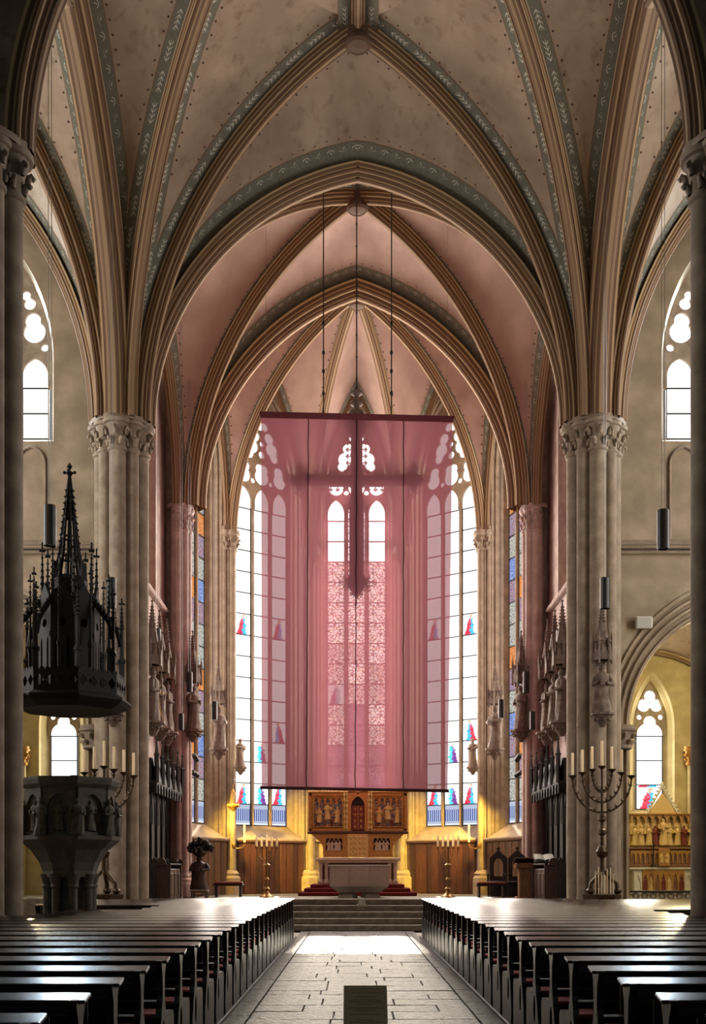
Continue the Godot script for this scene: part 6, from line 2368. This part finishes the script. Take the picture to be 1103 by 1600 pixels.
	# warm lamps added to brighten the side chapels
	for sx in [-1.0, 1.0]:
		var c := thing("added_chapel_lamp", "added warm round lamp in the small chapel vault " + ("on the pulpit side" if sx < 0 else "over the side altar"), "lamp", P3(sx * 9.45, 8.3, 30.6))
		var hs := MB.new()
		hs.lathe([Vector2(0.0, 1.3), Vector2(0.02, 1.3), Vector2(0.02, 0.12), Vector2(0.2, 0.1), Vector2(0.22, 0.0)], 16)
		part(c, "shade", hs, mats["brass"])
		var bl := MB.new()
		bl.ball(Vector3(0, 0.0, 0), Vector3(0.12, 0.09, 0.12), 12, 8)
		part(c, "bulb", bl, mats["lens_warm"])
		var l := OmniLight3D.new()
		l.name = "chapel_fill_light"
		l.light_color = Color(1.0, 0.93, 0.72)
		l.light_energy = 12.0 if sx > 0 else 3.5
		l.omni_range = 40.0
		l.omni_attenuation = 2.0
		l.light_size = 0.12
		l.shadow_enabled = true
		l.position = Vector3(0, -0.02, 0)
		c.add_child(l)


func make_small_things() -> void:
	# notice board on a stand in the aisle
	var o := thing("notice_stand", "olive-brown notice board with printed text on a stand in the aisle", "notice board", P3(-0.027, 0.006, 7.0))
	var bd := MB.new()
	bd.xf = Transform3D(Basis(Vector3.RIGHT, -0.75), Vector3(0, 0.88, -0.02))
	bd.quad(Vector3(-0.132, -0.41, 0.0), Vector3(0.132, -0.41, 0.0), Vector3(0.132, -0.005, 0.0), Vector3(-0.132, -0.005, 0.0), Vector2(0, 1), Vector2(1, 1), Vector2(1, 0), Vector2(0, 0))
	part(o, "printed_sheet", bd, mats["notice"])
	var bk := MB.new()
	bk.xf = bd.xf
	bk.box(Vector3(0, -0.208, -0.012), Vector3(0.27, 0.42, 0.018), 0.004)
	part(o, "board", bk, mats["notice_back"])
	var po := MB.new()
	po.tube([Vector3(0, 0.0, 0.08), Vector3(0, 0.72, 0.08)], 0.012, 8)
	part(o, "post", po, mats["iron"])
	var ba := MB.new()
	ba.lathe([Vector2(0.0, 0.02), Vector2(0.15, 0.015), Vector2(0.16, 0.0)], 20, Vector3(0, 0, 0.08))
	part(o, "base", ba, mats["iron"])
	# white box on the transept wall
	var w := thing("wall_box", "white rectangular loudspeaker box high on the plain transept wall", "loudspeaker", P3(7.22, 7.72, 28.32))
	var wb := MB.new()
	wb.box(Vector3(0, 0.15, 0.05), Vector3(0.42, 0.3, 0.14), 0.02)
	part(w, "case", wb, mats["white_cloth"])
	var gr := MB.new()
	gr.box(Vector3(0, 0.15, 0.122), Vector3(0.36, 0.24, 0.01), 0.004)
	part(w, "grille", gr, mats["grille"])
	# kneeling bench at the front of the pulpit-side pews
	var k := thing("front_bench", "light wooden bench with panelled front before the pier beside the pulpit", "bench", P3(-5.75, 0.05, 25.95))
	var t := MB.new()
	t.box(Vector3(0, 0.83, 0), Vector3(1.6, 0.06, 0.3), 0.015)
	part(k, "top", t, mats["oak_light"])
	for x in [-0.72, 0.72]:
		var lg := MB.new()
		lg.box(Vector3(x, 0.4, 0), Vector3(0.06, 0.8, 0.26), 0.01)
		part(k, "leg", lg, mats["oak_dark"])
	var fr := MB.new()
	fr.box(Vector3(0, 0.4, -0.08), Vector3(1.4, 0.76, 0.03), 0.006)
	part(k, "panel", fr, mats["oak_dark"])


func extra_materials() -> void:
	var b := base_mat(0.85)
	b.albedo_color = Color(0.6, 0.36, 0.4, 0.9)
	b.transparency = BaseMaterial3D.TRANSPARENCY_ALPHA
	b.backlight_enabled = true
	b.backlight = Color(0.36, 0.2, 0.23)
	mats["banner"] = b
	plain("hem", Color(0.4, 0.16, 0.2), 0.9)
	plain("hem_dark", Color(0.22, 0.04, 0.06), 0.8)
	plain("seam", Color(0.14, 0.03, 0.05), 0.9)
	grained("cross_wood", Color(0.07, 0.045, 0.04), Color(0.13, 0.08, 0.07), Vector3.ONE * 1.5, 0.6, 0.012, 0.0, 81)
	grained("oak_mid", Color(0.16, 0.085, 0.05), Color(0.27, 0.155, 0.09), Vector3(3.0, 0.3, 3.0), 0.5, 0.012, 0.0, 83)
	grained("altar_stone", Color(0.64, 0.635, 0.585), Color(0.68, 0.675, 0.62), Vector3.ONE, 0.75, 0.012, 0.0, 87)
	grained("white_stone", Color(0.76, 0.74, 0.66), Color(0.82, 0.8, 0.73), Vector3.ONE, 0.6, 0.012, 0.0, 89)
	plain("gilt_pale", Color(0.8, 0.68, 0.42), 0.45, 0.2)
	plain("carved_red", Color(0.42, 0.15, 0.08), 0.55)
	plain("brass", Color(0.55, 0.42, 0.22), 0.35, 0.6)
	plain("leaf_dark", Color(0.06, 0.07, 0.075), 0.7)
	plain("grille", Color(0.66, 0.66, 0.62), 0.8)
	plain("notice_back", Color(0.25, 0.22, 0.16), 0.6)
	plain("lens", Color(0.55, 0.54, 0.5), 0.3)
	for q in [["lens_lit", Color(1.0, 0.93, 0.8), 8.0], ["lens_warm", Color(1.0, 0.8, 0.45), 5.0]]:
		var m := base_mat(0.3)
		m.albedo_color = Color(0.6, 0.58, 0.5)
		m.emission_enabled = true
		m.emission = q[1]
		m.emission_energy_multiplier = q[2]
		mats[q[0]] = m
	# printed notice: a heading and lines of small centred type, too small to read
	var im := Image.create(256, 392, false, Image.FORMAT_RGB8)
	im.fill(Color(0.85, 0.77, 0.58))
	rng.seed = 5
	var rows := [[28, 180, 4], [52, 170, 4], [80, 120, 5], [104, 150, 4], [116, 210, 4], [128, 200, 4], [142, 90, 4], [164, 208, 5], [176, 120, 3], [188, 150, 4], [212, 184, 5], [256, 110, 4], [270, 190, 4], [284, 160, 4], [310, 170, 4]]
	for r in rows:
		var x: float = 128 - r[1] * 0.5
		while x < 128 + r[1] * 0.5:
			var wd := rng.randf_range(6, 22)
			var wx := x
			while wx < minf(x + wd, 128 + r[1] * 0.5):
				im.fill_rect(Rect2i(int(wx), r[0] - rng.randi_range(0, 2), 2, r[2]), Color(0.14, 0.12, 0.08))
				wx += 3.0
			x += wd + 4
	uv_mat("notice", ImageTexture.create_from_image(im), 0.6)


func _ready() -> void:
	# ---- camera
	var cam := Camera3D.new()
	cam.name = "camera"
	cam.near = 0.1
	cam.far = 120.0
	cam.projection = Camera3D.PROJECTION_FRUSTUM
	cam.size = 0.1 * 1600.0 / 1750.0
	cam.frustum_offset = Vector2(-0.1 * 1.0 / 1750.0, 0.1 * 561.0 / 1750.0)
	cam.position = Vector3(-0.1, 1.6, 0.0)
	add_child(cam)
	cam.current = true
	# ---- sky and exposure
	var we := WorldEnvironment.new()
	we.name = "surroundings"
	var env := Environment.new()
	env.background_mode = Environment.BG_SKY
	var sky := Sky.new()
	var sm := ProceduralSkyMaterial.new()
	sm.sky_top_color = Color(0.75, 0.82, 0.92)
	sm.sky_horizon_color = Color(0.92, 0.94, 0.96)
	sm.ground_horizon_color = Color(0.6, 0.6, 0.58)
	sm.ground_bottom_color = Color(0.35, 0.35, 0.33)
	sm.sky_energy_multiplier = 0.4
	sm.ground_energy_multiplier = 0.4
	sky.sky_material = sm
	env.sky = sky
	env.tonemap_mode = Environment.TONE_MAPPER_LINEAR
	env.tonemap_exposure = 2.1
	env.sdfgi_enabled = true
	env.ssao_enabled = true
	env.ssil_enabled = true
	we.environment = env
	add_child(we)
	# ---- sun from the east, shining through the apse windows
	var sun := DirectionalLight3D.new()
	sun.name = "sun"
	sun.light_energy = 9.0
	sun.light_color = Color(1.0, 0.95, 0.86)
	sun.light_angular_distance = 2.2
	sun.shadow_enabled = true
	sun.rotation = Vector3(deg_to_rad(-24.4), PI, 0)
	sun.sky_mode = DirectionalLight3D.SKY_MODE_LIGHT_ONLY
	add_child(sun)
	# ---- the building
	make_materials()
	grained("chapel", Color(0.62, 0.56, 0.4), Color(0.72, 0.66, 0.5), Vector3.ONE * 0.2, 0.9, 0.010, 0.3, 61)
	extra_materials()
	make_floor()
	make_walls()
	make_vaults()
	make_piers()
	make_objects()
